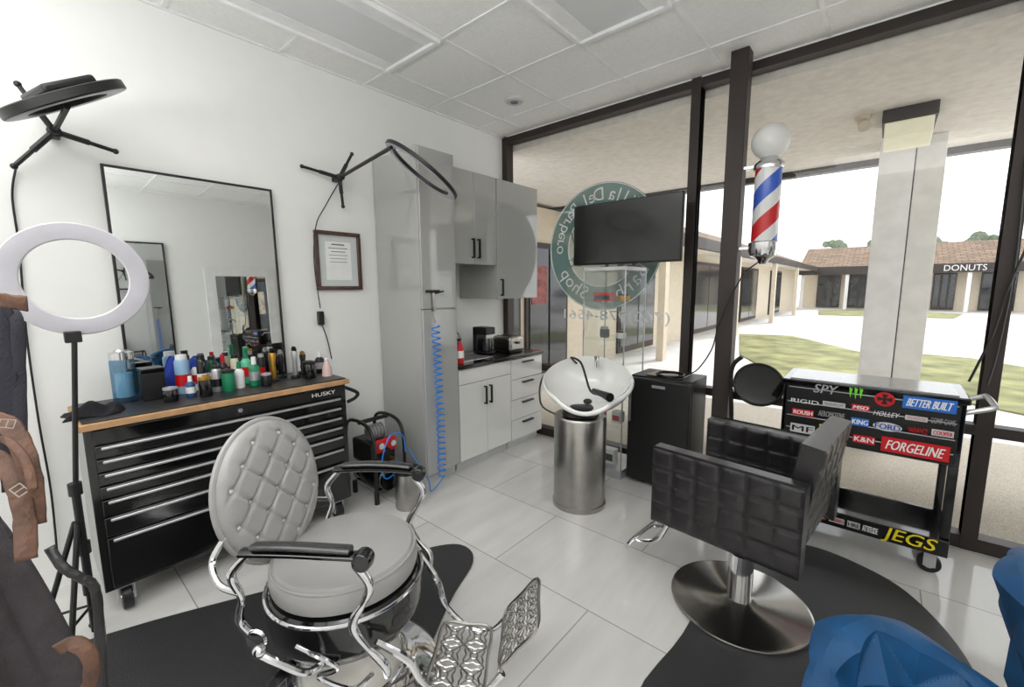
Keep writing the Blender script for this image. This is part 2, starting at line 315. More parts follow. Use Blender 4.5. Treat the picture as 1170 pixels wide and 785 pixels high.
MB().box(W+.01,K-.02,2.965,3.44,.09,.88).build('body',GLOSSW,t,bev=.002);MB().box(W+.01,K-.06,2.97,3.43,0,.09).build('toe_kick',LGREY,t)
for i in range(4):
    z=.095+.196*i;d=MB().box(K-.02,K,2.968,3.437,z,z+.19).build('drawer',GLOSSW,t,bev=.003);MB().box(K,K+.025,3.12,3.28,z+.15,z+.162).build('handle',BLK,d)
t=thing('worktop','dark granite worktop with a small inset sink','worktop',(-2.85,2.9,.88))
MB().box(W+.01,K+.02,2.315,3.45,.882,.915).build('slab',GRAN,t,bev=.004)
MB().box(-2.97,-2.68,2.45,2.85,.914,.917).build('sink_rim',CHR,t);MB().box(-2.95,-2.70,2.47,2.83,.916,.918).build('sink_basin',GREY,t)
t=thing('faucet','chrome curved sink faucet','faucet',(-3.02,2.62,.919))
MB().lathe([(.028,0),(.028,.02),(.014,.04),(.014,.1)],(-3.02,2.62,.919),16).build('base',CHR,t);MB().tube(sm([(-3.02,2.62,1.0),(-3.02,2.62,1.1),(-2.97,2.62,1.15),(-2.9,2.62,1.12),(-2.88,2.62,1.07)]),.01).build('spout',CHR,t)
b0=(-2.63,2.38,.919)
t=thing('drink_bottle','red bottle with black cap at the left end of the worktop','bottle',b0)
MB().lathe([(0,0),(.035,0),(.037,.02),(.037,.13),(.02,.17),(.014,.19)],b0,20).build('body',RED,t);MB().lathe([(0,.19),(.017,.19),(.017,.21),(0,.21)],b0,16).build('cap',BLK,t)
MB().lathe([(.0375,.05),(.0378,.05),(.0378,.11),(.0375,.11)],b0,20).build('paper_label',WHITE,t)
t=thing('coffee_maker','small dark coffee maker on the granite worktop','coffee maker',(-2.85,2.92,.919))
MB().box(-2.98,-2.8,2.87,3.0,.919,.94).box(-2.98,-2.92,2.87,3.0,.94,1.14).box(-2.98,-2.8,2.87,3.0,1.1,1.17).build('housing',BLK,t,bev=.008);MB().lathe([(0,0),(.045,0),(.055,.05),(.045,.1),(.04,.12)],(-2.85,2.935,.942),20).build('carafe',DKGL,t)
t=thing('toaster','silver two-slot toaster on the worktop near the window','toaster',(-2.8,3.22,.919))
MB().box(-2.92,-2.68,3.08,3.28,.925,1.07).build('housing',STEEL,t,bev=.025,seg=4);MB().box(-2.9,-2.7,3.12,3.145,1.069,1.073).build('slot',BLK,t);MB().box(-2.9,-2.7,3.2,3.225,1.069,1.073).build('slot',BLK,t);MB().box(-2.68,-2.655,3.16,3.2,1.0,1.02).build('lever',BLK,t)
MB().box(-2.925,-2.675,3.075,3.285,.919,.93).build('base',BLK,t,bev=.004)
t=thing('napkin_box','small white box standing on the worktop behind the toaster','box',(-3.02,3.2,.919));MB().box(-3.08,-2.98,3.12,3.3,.919,1.02).build('carton',WHITE,t,bev=.003);MB().box(-3.05,-3.01,3.17,3.25,1.02,1.03).build('flap',LGREY,t)
hx,hy=-2.5,2.03;zt=P(495,372,0,hx).z
t=thing('air_hose','bright blue coiled air hose hanging down the tall cupboard','hose',(hx,hy,.3))
q=[];n=26*12;zb=P(500,545,0,hx).z
for i in range(n+1):
    a=2*pi*26*i/n;u=i/n;q.append((hx+.03*cos(a)+.015*sin(u*3),hy+.03*sin(a)+.02*u,zt+(zb-zt)*u))
MB().tube(q,.0055,5).build('coil',HOSE,t)
MB().tube(sm([(hx,hy,zt+.02),(K+.05,hy,zt+.05),(K+.045,hy,zt+.09)]),.006).build('fitting',STEEL,t)
MB().tube(sm([(hx+.02,hy+.03,zb),(hx+.02,hy-.1,zb-.08),(-2.5,1.92,.1),(-2.56,1.86,.25),(-2.6,1.82,.36)]),.0045,6).build('lead_hose',HOSE,t)
t=thing('blow_gun','small black and steel air blow gun hung on the cupboard door','tool',(K+.02,2.06,zt+.1))
MB().box(K+.002,K+.03,2.05,2.07,zt+.1,zt+.24).build('grip',STEEL,t,bev=.005);MB().tube([(K+.02,2.06,zt+.23),(K+.03,2.15,zt+.25)],.006).build('nozzle',BLK,t);MB().box(K+.002,K+.014,2.0,2.13,zt+.24,zt+.26).build('hook_bar',BLK,t)
# ---------- tool chest ----------
A_=-2.64;y0,y1=.145,1.385
t=thing('tool_chest','wide black rolling tool chest with silver drawer pulls and wooden top','tool chest',(-2.88,.76,0))
MB().box(-3.12,A_-.02,y0,y1,.13,.925).build('body',BLKG,t,bev=.004)
MB().box(-3.13,A_+.015,y0-.015,y1+.015,.925,.955).build('wooden_top',WOOD,t,bev=.003);MB().box(-3.12,A_-.005,y0,y1,.955,.963).build('top_mat',BLKM,t,bev=.002)
zz=[(.85,.918),(.785,.843),(.72,.778),(.655,.713),(.59,.648),(.505,.583),(.405,.498),(.15,.397)]
for i,(a,b) in enumerate(zz):
    d=MB().box(A_-.02,A_,y0+.03,y1-.03,a,b).build('drawer',BLKG,t,bev=.004)
    if i: MB().box(A_,A_+.014,y0+.05,y1-.05,b-.018,b-.005).build('handle',SILV,d,bev=.004)
q=MB();q.text('HUSKY',.15,.024,lambda u,v:(A_+.002,1.23+u,.886+v));q.build('lettering',WHITE,t)
MB().cyl((A_,.76,.885),(A_+.008,.76,.885),.011).build('lock',CHR,t)
MB().tube(sm([(A_+.0,y1,.8),(A_+.0,y1+.06,.82),(A_-.0,y1+.06,.86),(-3.0,y1+.06,.86),(-3.0,y1,.8)],4),.012).build('push_handle',BLK,t)
def caster(t,x,y,R_,hub,top):
    w=MB().cyl((x,y-.02,R_),(x,y+.02,R_),R_,n=24).build('caster_wheel',BLK,t,bev=.006);MB().cyl((x,y-.023,R_),(x,y+.023,R_),R_*.45,n=20).build('hub',hub,w)
    MB().prism([(y-.032,R_*.8),(y-.025,R_*.8),(y-.025,top-.012),(y+.025,top-.012),(y+.025,R_*.8),(y+.032,R_*.8),(y+.032,top),(y-.032,top)],x-.025,x+.025,YZ).build('caster_fork',SILV,t)
for x in(-2.7,-3.05):
    for y in(.22,1.3):caster(t,x,y,.06,CHR,.13)
ZT=.964
IT=[(145,-2.98,60,14,'jar',BLUEG,CHR,'tall clear jar of blue disinfectant with chrome lid'),
(176,-2.95,36,13,'box',BLK,BLKG,'square black box beside the blue disinfectant jar'),
(196,-2.80,17,9,'tub',BLKG,SILV,'small black tub in front of the square black box'),
(211,-2.97,44,9,'can',mat('sky_blue',(.55,.70,.82),.35),WHITE,'tall pale blue aerosol can'),
(226,-3.0,36,6,'bottle',WHITE,BLUE,'slim white bottle with blue cap'),
(219,-2.83,24,6,'bottle',mat('slate_blue',(.15,.3,.5),.4),WHITE,'short blue bottle with white cap in front'),
(233,-2.93,42,6,'can',BLKG,BLK,'slim tall black aerosol can'),
(236,-2.78,24,8,'tub',BLKG,GOLD,'black tub with gold lid near the mat edge'),
(244,-3.0,36,5,'can',mat('dark_green',(.08,.3,.2),.35),BLK,'slim dark green aerosol can'),
(249,-2.86,30,6,'can',SILV,BLK,'silver can with black cap'),
(257,-3.0,36,6,'bottle',BLK,RED,'black bottle with red cap behind the green jar'),
(262,-2.82,26,8,'jar',GRN,BLK,'green jar with black lid'),
(270,-3.02,33,5,'can',mat('cream',(.88,.85,.75),.4),BLK,'slim cream can with black cap'),
(275,-2.86,30,6,'bottle',WHITE,GRN,'white bottle with green cap'),
(283,-2.98,38,7,'spray',mat('mint',(.35,.75,.6),.35),GRN,'mint green spray bottle'),
(292,-2.86,33,7,'bottle',GRN,WHITE,'green bottle with white cap next to the spray bottle'),
(300,-3.0,30,5,'can',BLK,SILV,'slim black can with silver cap'),
(305,-2.80,15,7,'tub',BLK,SILV,'low black tub with silver lid'),
(313,-2.9,38,7,'clip',GOLD,BLKG,'gold and black hair clipper standing upright'),
(322,-2.98,32,6,'clip',BLKG,SILV,'black hair clipper standing upright behind the gold one'),
(338,-2.9,36,6,'clip',SILV,BLK,'silver hair clipper standing near the chest end'),
(347,-3.0,26,6,'clip',BLK,GOLD,'black trimmer with gold blade standing upright'),
(354,-2.82,20,9,'tub',BLKG,BLK,'round black charging base'),
(366,-2.95,24,6,'bottle',BLK,WHITE,'small black bottle with white cap at the chest end'),
(374,-2.8,22,7,'cone',PINK,WHITE,'pale cone shaped powder puff holder')]
for px,x,hp,rp,sh,b,c,lab in IT:
    y=ycol(px,x,ZT);d=dep((x,y,ZT));h=hp*d/f;r=rp*d/f*.8;c0=(x,y,ZT)
    nm={'jar':'jar','box':'storage_box','tub':'tub','can':'aerosol_can','bottle':'bottle','spray':'spray_bottle','clip':'hair_clipper','cone':'puff_holder'}[sh]
    t=thing(nm,lab+' on the tool chest',nm.replace('_',' '),c0)
    if sh=='box':
        MB().box(x-r,x+r,y-r,y+r,ZT,ZT+h*.85).build('body',b,t,bev=.004);MB().box(x-r*1.04,x+r*1.04,y-r*1.04,y+r*1.04,ZT+h*.85,ZT+h).build('lid',c,t,bev=.004)
    elif sh in('can','spray','bottle'):
        k=.82 if sh=='can' else .62
        MB().lathe([(0,0),(r*.93,0),(r,.006),(r,h*k),(r*.85,h*(k+.05)),(r*.45,h*(k+.13))],c0,20).build('body',b,t)
        MB().lathe([(0,h*(k+.05)),(r*(.8 if sh=='can' else .5),h*(k+.05)),(r*(.75 if sh=='can' else .42),h),(0,h)],c0,16).build('cap',c,t)
        MB().lathe([(r*1.01,h*.2),(r*1.02,h*.2),(r*1.02,h*.5),(r*1.01,h*.5)],c0,20).build('paper_label',random.choice([WHITE,BLK,SILV,LGREY,RED]),t)
        if sh=='spray':MB().box(x-.012,x+.05,y-.01,y+.01,ZT+h,ZT+h+.02).build('trigger',c,t,bev=.003)
    elif sh in('jar','tub'):
        MB().lathe([(0,0),(r*.9,0),(r,.01),(r,h*.78),(r*.92,h*.84)],c0,24).build('body',b,t)
        MB().lathe([(0,h*.82),(r*.98,h*.82),(r*.98,h*.95),(r*.6,h*.97),(r*.5,h),(0,h)],c0,24).build('lid',c,t)
        if b is BLUEG:MB().lathe([(r*.7,h*.1),(r*.72,h*.1),(r*.72,h*.55),(r*.7,h*.55)],c0,20).build('paper_label',WHITE,t)
    elif sh=='clip':
        MB().lathe([(0,0),(r*1.1,0),(r*1.1,.012),(r*.6,.02)],c0,16).build('stand',BLK,t)
        MB().lathe([(0,.015),(r*.6,.02),(r*.75,h*.3),(r*.62,h*.5),(r*.85,h*.8),(r*.7,h*.86)],c0,16,sy=.8).build('body',b,t)
        q=MB().box(x-r*.6,x+r*.6,y-r*.35,y+r*.35,ZT+h*.86,ZT+h*.95)
        for j in range(6):q.box(x-r*.58+j*r*.22,x-r*.5+j*r*.22,y-r*.2,y+r*.2,ZT+h*.949,ZT+h)
        q.build('blade',c,t)
    else:
        MB().lathe([(0,0),(r,0),(r*.9,h*.4),(r*.3,h*.8)],c0,20).build('body',b,t);MB().ball((x,y,ZT+h*.85),r*.35,8).build('tip',c,t)
def cloth(cx,cy,z,w,d,h,m,nm,lab,seed):
    rr=random.Random(seed);ph=[rr.uniform(0,6) for _ in range(6)]
    def fn(u,v):
        X=(u-.5)*w;Q_=(v-.5)*d;e=max(0,1-max(abs(u-.5),abs(v-.5))**4*16)
        return (cx+X+.01*sin(9*v+ph[0]),cy+Q_+.012*sin(8*u+ph[1]),z+.002+e*(h*(.6+.25*sin(7*u+ph[2]+3*v)+.25*sin(11*v+ph[3]))))
    return MB().grid(fn,26,26).build(nm,m,None,label=lab,cat='cloth',solid=.003)
cloth(-2.8,ycol(108,-2.8,ZT),ZT,.16,.2,.06,mat('navy_cloth',(.07,.07,.1),.9,bump=.4),'folded_towel','crumpled dark towel at the left end of the tool chest',3)
cloth(-3.075,ycol(212,-3.08,1.05),ZT,.05,.24,.2,mat('blue_cloth',(.06,.2,.6),.7),'folded_cloth','bright blue cloth heaped behind the bottles by the mirror',5)
# ---------- wall items ----------
xw=W+.05;ya=P(115,184,0,xw).y;yb=P(312,217,0,xw).y;zm=(P(115,184,0,xw).z+P(312,217,0,xw).z)/2
TT=MX.Translation((xw-.01,0,.965))@MX.Rotation(RD(-1.2),4,'Y');hm=zm-.965
t=thing('wall_mirror','large rectangular mirror with thin black frame leaning behind the tool chest','mirror',(xw,(ya+yb)/2,.965))
e=.012
MB(TT).box(-.012,.012,ya,yb,0,e).box(-.012,.012,ya,yb,hm-e,hm).box(-.012,.012,ya,ya+e,e,hm-e).box(-.012,.012,yb-e,yb,e,hm-e).build('frame',BLK,t)
MB(TT).box(-.008,.006,ya+e,yb-e,e,hm-e).build('mirror_glass',MIR,t)
a=P(359,262,0,W+.03);b=P(415,331,0,W+.03)
t=thing('framed_certificate','certificate in a dark wooden frame hung beside the tall cupboard','picture frame',(W+.01,(a.y+b.y)/2,b.z))
DW=mat('dark_wood',(.26,.14,.09),.35,coat=.3,var=.4,sc=20);e=.028;z0,z1=b.z,a.z
MB().box(W+.003,W+.03,a.y,b.y,z0,z0+e).box(W+.003,W+.03,a.y,b.y,z1-e,z1).box(W+.003,W+.03,a.y,a.y+e,z0+e,z1-e).box(W+.003,W+.03,b.y-e,b.y,z0+e,z1-e).build('frame',DW,t,bev=.005)
pp=MB().box(W+.004,W+.012,a.y+e,b.y-e,z0+e,z1-e).build('certificate',mat('paper',(.80,.82,.81),.6),t)
yc=(a.y+b.y)/2;zc=(z0+z1)/2
MB().box(W+.012,W+.0128,yc-.1,yc+.1,z0+.075,z1-.075).build('inner_sheet',WHITE,pp)
q=MB()
for i,(w,h) in enumerate(((.10,.010),(.15,.006),(.11,.006),(.15,.004),(.13,.004),(.14,.004))):
    z=z1-.10-i*.025;q.box(W+.0128,W+.0135,yc-w/2,yc+w/2,z,z+h)
q.build('printed_lines',GREY,pp)
def ringlight(c,n,Ro,Ri,lab,body,face,loc,th_=.012,bulge=.002):
    t=thing('ring_light',lab,'ring light',loc);T=align(c,n);k=56
    prof=[(Ri,-th_),(Ri,0),(Ri+.004,.004),(Ro-.004,.004),(Ro,0),(Ro,-th_),(Ro-.006,-th_-.004),(Ri+.006,-th_-.004)]
    vs=[(r*cos(2*pi*i/k),r*sin(2*pi*i/k),z) for i in range(k) for r,z in prof];n_=len(prof)
    MB().add(vs,[(i*n_+j,i*n_+(j+1)%n_,((i+1)%k)*n_+(j+1)%n_,((i+1)%k)*n_+j) for i in range(k) for j in range(n_)],T).build('ring_body',body,t)
    def fn(u,v):
        a=2*pi*u;r=Ri+.005+(Ro-Ri-.010)*v;return (r*cos(a),r*sin(a),.005+bulge*sin(pi*v))
    MB().grid(fn,k,6,T).build('diffuser',face,t);return t,T
RF=mat('ring_diffuser',(.74,.73,.76),.5);RG=mat('ring_diffuser_grey',(.55,.55,.57),.3)
lc=V((-2.45,.18,1.59));bx,by=-2.45,.09
t,T=ringlight(lc,EYE-lc+V((0,0,-.1)),.222,.155,'white ring light on a black tripod beside the mirror',mat('ring_body_white',(.82,.82,.83),.4),RF,(bx,by,0))
MB().tube([(bx,by,.1),(bx,by,.75)],.014,12).build('lower_pole',BLK,t);MB().tube([(bx,by,.72),(bx,by+.06,1.37)],.009,12).build('upper_pole',BLK,t)
MB().box(bx-.02,bx+.02,by+.03,by+.08,1.34,1.385).build('head_bracket',BLK,t,bev=.004)
for z in(.74,.48,.3):MB().cyl((bx,by,z-.025),(bx,by,z+.025),.022).build('collar',BLK,t)
for k in range(3):
    a=RD([180,255,330][k]);ex=(bx+.2*cos(a),by+.2*sin(a),.015)
    l=MB().tube([(bx+.015*cos(a),by+.015*sin(a),.6),ex],.010,8).build('leg',BLK,t);MB().ball(ex,.015,6).build('rubber_foot',BLK,l)
    MB().tube([(bx+.015*cos(a),by+.015*sin(a),.22),(bx+.12*cos(a),by+.12*sin(a),.22)],.006,6).build('brace',BLK,t)
def wallmount(t,hub,tips,end):
    hub=V(hub)
    for p in tips:
        p=V(p);MB().tube([hub,hub.lerp(p,.55)],.014,8).tube([hub.lerp(p,.5),p],.010,8).ball(p,.014,6).build('tripod_leg',BLK,t)
    MB().ball(hub,.028,8).cyl(hub-V((.02,0,0)),hub+V((.04,0,0)),.02).build('hub',BLK,t)
    MB().tube([hub,hub.lerp(V(end),.5),V(end)],.012,8).build('arm',BLK,t)
    MB().box(W+.001,hub.x,hub.y-.02,hub.y+.02,hub.z-.02,hub.z+.02).build('wall_plate',BLK,t)
def edgering(p0,p1,xp,k,wd,lab,face,th_):
    L0=P(*p0,0,xp);L1=P(*p1,0,xp);c=(L0+L1)/2;ax=(L1-L0).normalized();vd=(c-EYE).normalized();n=ax.cross(vd).normalized()
    if n.z>0:n=-n
    n=(n-vd*k).normalized();r=(L1-L0).length/2
    t,T=ringlight(c,n,r,r-wd,lab,BLK,face,c,th_);return t,c,r,L0,T
t,c,r,L0,T=edgering((4,138),(142,101),-2.72,.07,.085,'black ring light tilted flat on the wall above the mirror, leftmost',RG,.03);RL2=t
wallmount(t,P(62,150,0,W+.08),[P(16,190,0,W+.06),P(132,173,0,W+.05),P(20,96,0,W+.1)],c+V((-.05,0,.0)))
MB(T).box(-.13,.1,-.1,.1,-.07,-.034).build('control_box',BLK,t,bev=.012)
MB(T).box(-.2,.2,-.03,.03,-.036,-.018).build('cross_bar',BLK,t,bev=.004)
t,c,r,L0,T=edgering((443,165),(515,224),-2.30,.18,.06,'black ring light on a wall arm in front of the tall cupboard',RF,.016);RL3=t
wallmount(t,P(388,203,0,W+.08),[P(345,190,0,W+.03),P(392,236,0,W+.05),P(402,176,0,W+.1)],L0.lerp(c,.1))
def cord(par,pts,r,nm='power_cord'): MB().tube(sm(pts,6),r,6).build(nm,BLK,par)
cord(RL3,[P(388,207,0,W+.03),P(372,235,0,W+.03),P(361,258,0,W+.045),P(359,300,0,W+.045),P(366,352,0,W+.03)],.004)
a=P(367,362,0,W+.03);t=thing('power_adapter','black inline power adapter hanging on its cord below the certificate','adapter',a)
MB().box(W+.001,W+.04,a.y-.02,a.y+.02,a.z-.06,a.z+.04).build('brick',BLK,t,bev=.005);MB().tube(sm([(a.x,a.y,a.z-.05),P(374,388,0,W+.02),P(379,410,0,W+.02)]),.004).build('lead',BLK,t)
cord(RL2,[P(18,192,0,W+.02),P(14,225,0,W+.012),P(22,285,0,W+.012),P(30,380,0,W+.02),P(44,480,0,W+.03),P(58,560,0,W+.03),P(66,640,0,W+.03)],.005)
# ---------- compressor & canister ----------
cx,cy=-2.80,1.66
t=thing('air_compressor','black and red portable air compressor with roll bar beside the tool chest','air compressor',(cx,cy,0))
MB().lathe([(0,-.2),(.07,-.19),(.1,-.15),(.1,.15),(.07,.19),(0,.2)],(0,0,0),24,MX.Translation((cx,cy,.16))@MX.Rotation(RD(90),4,'Y')).build('tank',BLKG,t)
MB().box(cx-.15,cx+.13,cy-.1,cy+.1,.27,.44).build('motor_housing',BLK,t,bev=.02)
pn=MB().box(cx+.13,cx+.16,cy-.09,cy+.09,.37,.47).build('red_panel',RED,t,bev=.012)
MB().lathe([(0,-.06),(.045,-.06),(.05,-.03),(.05,.03),(.045,.06),(0,.06)],T=MX.Translation((cx+.02,cy,.49))@MX.Rotation(RD(90),4,'X')).build('pump_cylinder',GREY,t)
for i in range(5):MB().lathe([(.045,-.003),(.062,-.003),(.062,.003),(.045,.003)],T=MX.Translation((cx+.02,cy-.05+.025*i,.49))@MX.Rotation(RD(90),4,'X')).build('cooling_fin',SILV,t)
for s in(-.05,.05):
    g=MB().cyl((cx+.16,cy+s,.43),(cx+.18,cy+s,.43),.024).build('gauge',CHR,pn);MB().cyl((cx+.18,cy+s,.43),(cx+.182,cy+s,.43),.019).build('gauge_face',LGREY,pn)
    MB().cyl((cx+.13,cy+s,.31),(cx+.2,cy+s,.31),.010).build('air_coupler',GOLD,t)
MB().cyl((cx+.16,cy,.395),(cx+.19,cy,.395),.014).build('knob',BLK,pn)
for s in(-.12,.12):MB().tube(sm([(cx-.18,cy+s,.1),(cx-.19,cy+s,.45),(cx-.12,cy+s,.58),(cx+.12,cy+s,.58),(cx+.2,cy+s,.45),(cx+.2,cy+s,.1)],5),.013).build('roll_bar',BLK,t)
MB().tube([(cx,cy-.12,.583),(cx,cy+.12,.583)],.016).build('carry_handle',BLK,t)
MB().tube(sm([(cx+.2,cy+.05,.31),(cx+.22,cy+.07,.25),(cx+.22,cy-.05,.2),(cx+.22,cy-.08,.33),(cx+.21,cy+.0,.5),(cx+.22,cy+.1,.48),(cx+.22,cy+.12,.35)]),.005).build('short_hose',HOSE,t)
for x in(-.15,.15):
    for s in(-.09,.09):MB().cyl((cx+x,cy+s,0),(cx+x,cy+s,.09),.018).build('foot',BLK,t)
p=P(458,580,2,0)+V((.02,.05,0));t=thing('waste_canister','small brushed steel canister with black lid on the floor','canister',p)
MB().lathe([(0,0),(.085,0),(.088,.01),(.088,.26),(.085,.265)],p,28).build('body',STEEL,t);MB().lathe([(0,.26),(.092,.26),(.092,.285),(.06,.30),(0,.305)],p,28).build('lid',BLK,t)
# ---------- mats ----------
def rpoly(pts,k=5):return [(v.x,v.y) for v in sm([(a,b,0) for a,b in pts],k,True)]
MB().prism(rpoly([(-2.56,-.1),(-2.50,.2),(-2.3,.66),(-2.05,1.2),(-1.9,1.53),(-1.78,1.62),(-1.64,1.55),(-1.5,1.25),(-1.2,.75),(-1.0,.3),(-1.05,-.3),(-1.6,-.6),(-2.4,-.55)]),.001,.014).build('floor_mat',BLKM,None,label='black anti-fatigue floor mat under the vintage barber chair',cat='floor mat',bev=.003)
MB().prism(rpoly([(-.55,1.3),(-.56,1.8),(-.55,2.3),(-.49,2.65),(-.36,2.86),(-.2,2.95),(0,2.92),(.2,2.8),(.36,2.5),(.43,2.1),(.43,1.7),(.42,1.25),(0,1.2)]),.001,.014).build('floor_mat',BLKM,None,label='black rounded floor mat under the quilted salon chair',cat='floor mat',bev=.003)
# ---------- vintage barber chair (local: +X forward) ----------
t=thing('barber_chair','vintage barber chair with tufted grey oval back and ornate chrome frame','barber chair',(-1.46,.727,.014),RD(37))
MB().lathe([(0,0),(.33,0),(.335,.012),(.31,.03),(.25,.045),(.2,.07),(.19,.09)],n=48).build('base_disc',CHR,t)
MB().lathe([(.18,.07),(.19,.09),(.18,.15),(.175,.22),(.19,.28),(.2,.31)],n=40).build('pedestal',mat('ivory_enamel',(.86,.85,.82),.15,coat=.6),t)
for z,r in((.09,.194),(.285,.198)):MB().ring((0,0,z),r,.008).build('chrome_band',CHR,t)
MB().lathe([(0,.27),(.2,.28),(.245,.30),(.268,.34),(.275,.38),(.275,.46),(.26,.475),(0,.475)],n=40).build('seat_pan',BLKG,t)
MB().ring((0,0,.465),.275,.007,48).build('seat_trim',CHR,t)
MB().lathe([(0,.475),(.235,.475),(.256,.49),(.262,.52),(.256,.555),(.24,.575),(.18,.585),(0,.588)],n=48).build('seat_cushion',GREYL,t);
MB().ring((0,0,.562),.252,.005,48).build('seat_piping',GREYL,t)
BT=MX.Translation((-.285,.0,.795))@MX.Rotation(RD(-14),4,'Z')@MX.Rotation(RD(-9),4,'Y')
a_,b_=.215,.255;sy,sz=.112,.128
def back(u,v):
    r=u;ph=2*pi*v;y=a_*r*cos(ph);z=b_*r*sin(ph)
    p=y/sy+z/sz;q=y/sy-z/sz
    fp=abs(p-round(p));fq=abs(q-round(q));fade=max(0,1-r**6)
    cr=.009*(math.exp(-(fp/.06)**2)+math.exp(-(fq/.06)**2))+.018*math.exp(-((fp**2+fq**2)/.018))
    return (.018+.040*(max(0,1-r**5))**.5-cr*fade,y,z)
bk=MB().grid(back,50,132,BT).build('backrest',GREYL,t,sharp=80)
for i in range(-4,5):
    for j in range(-4,5):
        y=(i+j)/2*sy;z=(i-j)/2*sz
        if (y/a_)**2+(z/b_)**2<.72: MB().ball((.035,y,z),.009,6,T=BT).build('tufting_button',LGREY,bk)
MB().tube([(.008,a_*1.01*cos(2*pi*i/56),b_*1.01*sin(2*pi*i/56)) for i in range(56)],.011,8,True,T=BT).build('back_rim',GREYL,t)
MB().lathe([(0,-.025),(.9,-.022),(1,-.008),(1,.013)],n=48,T=BT@MX.Rotation(RD(90),4,'Y')@MX.Scale(b_,4,(1,0,0))@MX.Scale(a_,4,(0,1,0))).build('back_shell',BLKG,t)
for s in(-1,1):
    MB().tube(sm([(-.15,s*.3,.758),(-.03,s*.305,.765),(.10,s*.305,.763),(.17,s*.3,.758)]),[.010]+[.022]*17+[.010],12,flat=.5).build('arm_pad',ARML,t)
    MB().tube(sm([(-.18,s*.3,.737),(-.03,s*.305,.744),(.12,s*.305,.742),(.2,s*.30,.737)]),.023,10,flat=.55).build('arm_rail',BLKG,t)
    MB().lathe([(0,-.026),(.028,-.024),(.032,0),(.028,.024),(0,.026)],T=Tm((.2,s*.30,.728),RD(90)),n=20).build('arm_scroll',BLKG,t,bev=.003)
    MB().tube(sm([(.17,s*.30,.71),(.215,s*.30,.65),(.19,s*.295,.58),(.15,s*.29,.5),(.19,s*.285,.42),(.24,s*.28,.36),(.24,s*.26,.3)],7),[.010+.005*abs(sin(i*.22)) for i in range(43)],10).build('arm_support',CHR,t)
    MB().tube(sm([(-.16,s*.3,.73),(-.22,s*.3,.66),(-.2,s*.295,.58),(-.22,s*.285,.49),(-.17,s*.275,.42)],7),[.010+.004*abs(sin(i*.22)) for i in range(29)],10).build('rear_support',CHR,t)
    MB().tube(sm([(-.2,s*.3,.60),(-.28,s*.28,.61),(-.33,s*.24,.66),(-.31,s*.2,.72)],6),.010,8).build('back_hinge',CHR,t)
    MB().lathe([(0,-.01),(.03,-.008),(.035,.0),(.03,.008),(0,.01)],T=Tm((-.17,s*.285,.43),RD(90)),n=18).build('rosette',CHR,t)
    MB().tube(sm([(.2,s*.24,.4),(.29,s*.2,.3),(.33,s*.18,.2),(.42,s*.16,.12),(.52,s*.14,.12),(.60,s*.13,.2)],6),[.010+.004*abs(sin(i*.25)) for i in range(31)],8).build('footrest_strut',CHR,t)
    MB().tube(sm([(-.05,s*.27,.4),(.08,s*.27,.33),(.0,s*.24,.26),(.1,s*.22,.2),(.18,s*.24,.28)],6),.009,8).build('scrollwork',CHR,t)
def filigree(w,h,T,nm,parent,nx,ny):
    q=MB(T);q.tube(sm([(-w/2,-h/2,0),(0,-h*.53,0),(w/2,-h/2,0),(w*.53,0,0),(w/2,h/2,0),(0,h*.53,0),(-w/2,h/2,0),(-w*.53,0,0)],4,True),.007,6,True)
    for i in range(nx):
        for j in range(ny):
            x=(i+.5)/nx*w-w/2;y=(j+.5)/ny*h-h/2;r=min(w/nx,h/ny)/2*.98
            q.tube([(x+r*(1-.25*cos(4*a))*.85*cos(a),y+r*(1-.25*cos(4*a))*.85*sin(a),0) for a in [2*pi*k/24 for k in range(24)]],.0034,5,True)
            q.ring((x,y,0),r*.32,.0032,10,5)
            for sx_,sy2 in((1,1),(1,-1),(-1,1),(-1,-1)):q.tube([(x+sx_*r*.25,y+sy2*r*.25,0),(x+sx_*r*.98,y+sy2*r*.98,0)],.003,5)
    return q.build(nm,PEW,parent)
filigree(.19,.28,Tm((.43,0,.14),0,RD(4)),'foot_platform',t,2,3)
filigree(.2,.25,MX.Translation((.655,0,.30))@MX.Rotation(RD(-50),4,'Y'),'foot_plate',t,3,4)
MB().tube([(.59,-.13,.2),(.59,.13,.2)],.010).build('foot_bar',CHR,t)
MB().tube(sm([(.05,-.2,.33),(.02,-.32,.36),(-.04,-.36,.42),(-.1,-.37,.46)],5),.011).ball((-.1,-.37,.47),.02,8).build('recline_lever',CHR,t)
# ---------- quilted salon chair ----------
t=thing('salon_chair','low black quilted leather salon chair on a round chrome base','salon chair',(-.42,2.17,.014),RD(174))
MB().lathe([(0,0),(.305,0),(.31,.004),(.308,.010),(.295,.014),(.08,.017),(.06,.03)],n=64).build('base_disc',DISC,t)
MB().lathe([(.055,.02),(.055,.26),(.045,.27),(.04,.42)],n=28).build('hydraulic_column',CHR,t)
MB().box(-.16,.16,-.14,.14,.40,.43).build('mount_plate',BLK,t,bev=.005)
def quilt(w,h,th_,nx,ny,T,nm,parent):
    q=MB(T);n=8
    def prof(p,k):
        fr=p*k-math.floor(p*k+1e-6);return min(1,max(0,sin(pi*fr)))**.3
    for sd in(1,-1):
        q.grid(lambda u,v:((u-.5)*w,sd*(th_/2-.008+.009*min(prof(u,nx),prof(v,ny))),(v-.5)*h),nx*n,ny*n)
    q.box(-w/2,w/2,-th_/2+.008,th_/2-.008,-h/2,h/2)
    return q.build(nm,LEA,parent,sharp=70)
for s in(-1,1):
    quilt(.60,.36,.085,6,4,Tm((0,s*.30,.62)),'arm_panel',t)
    MB().tube([(-.295,s*.335,.80),(.295,s*.335,.80)],.006,6).build('piping',BLK,t)
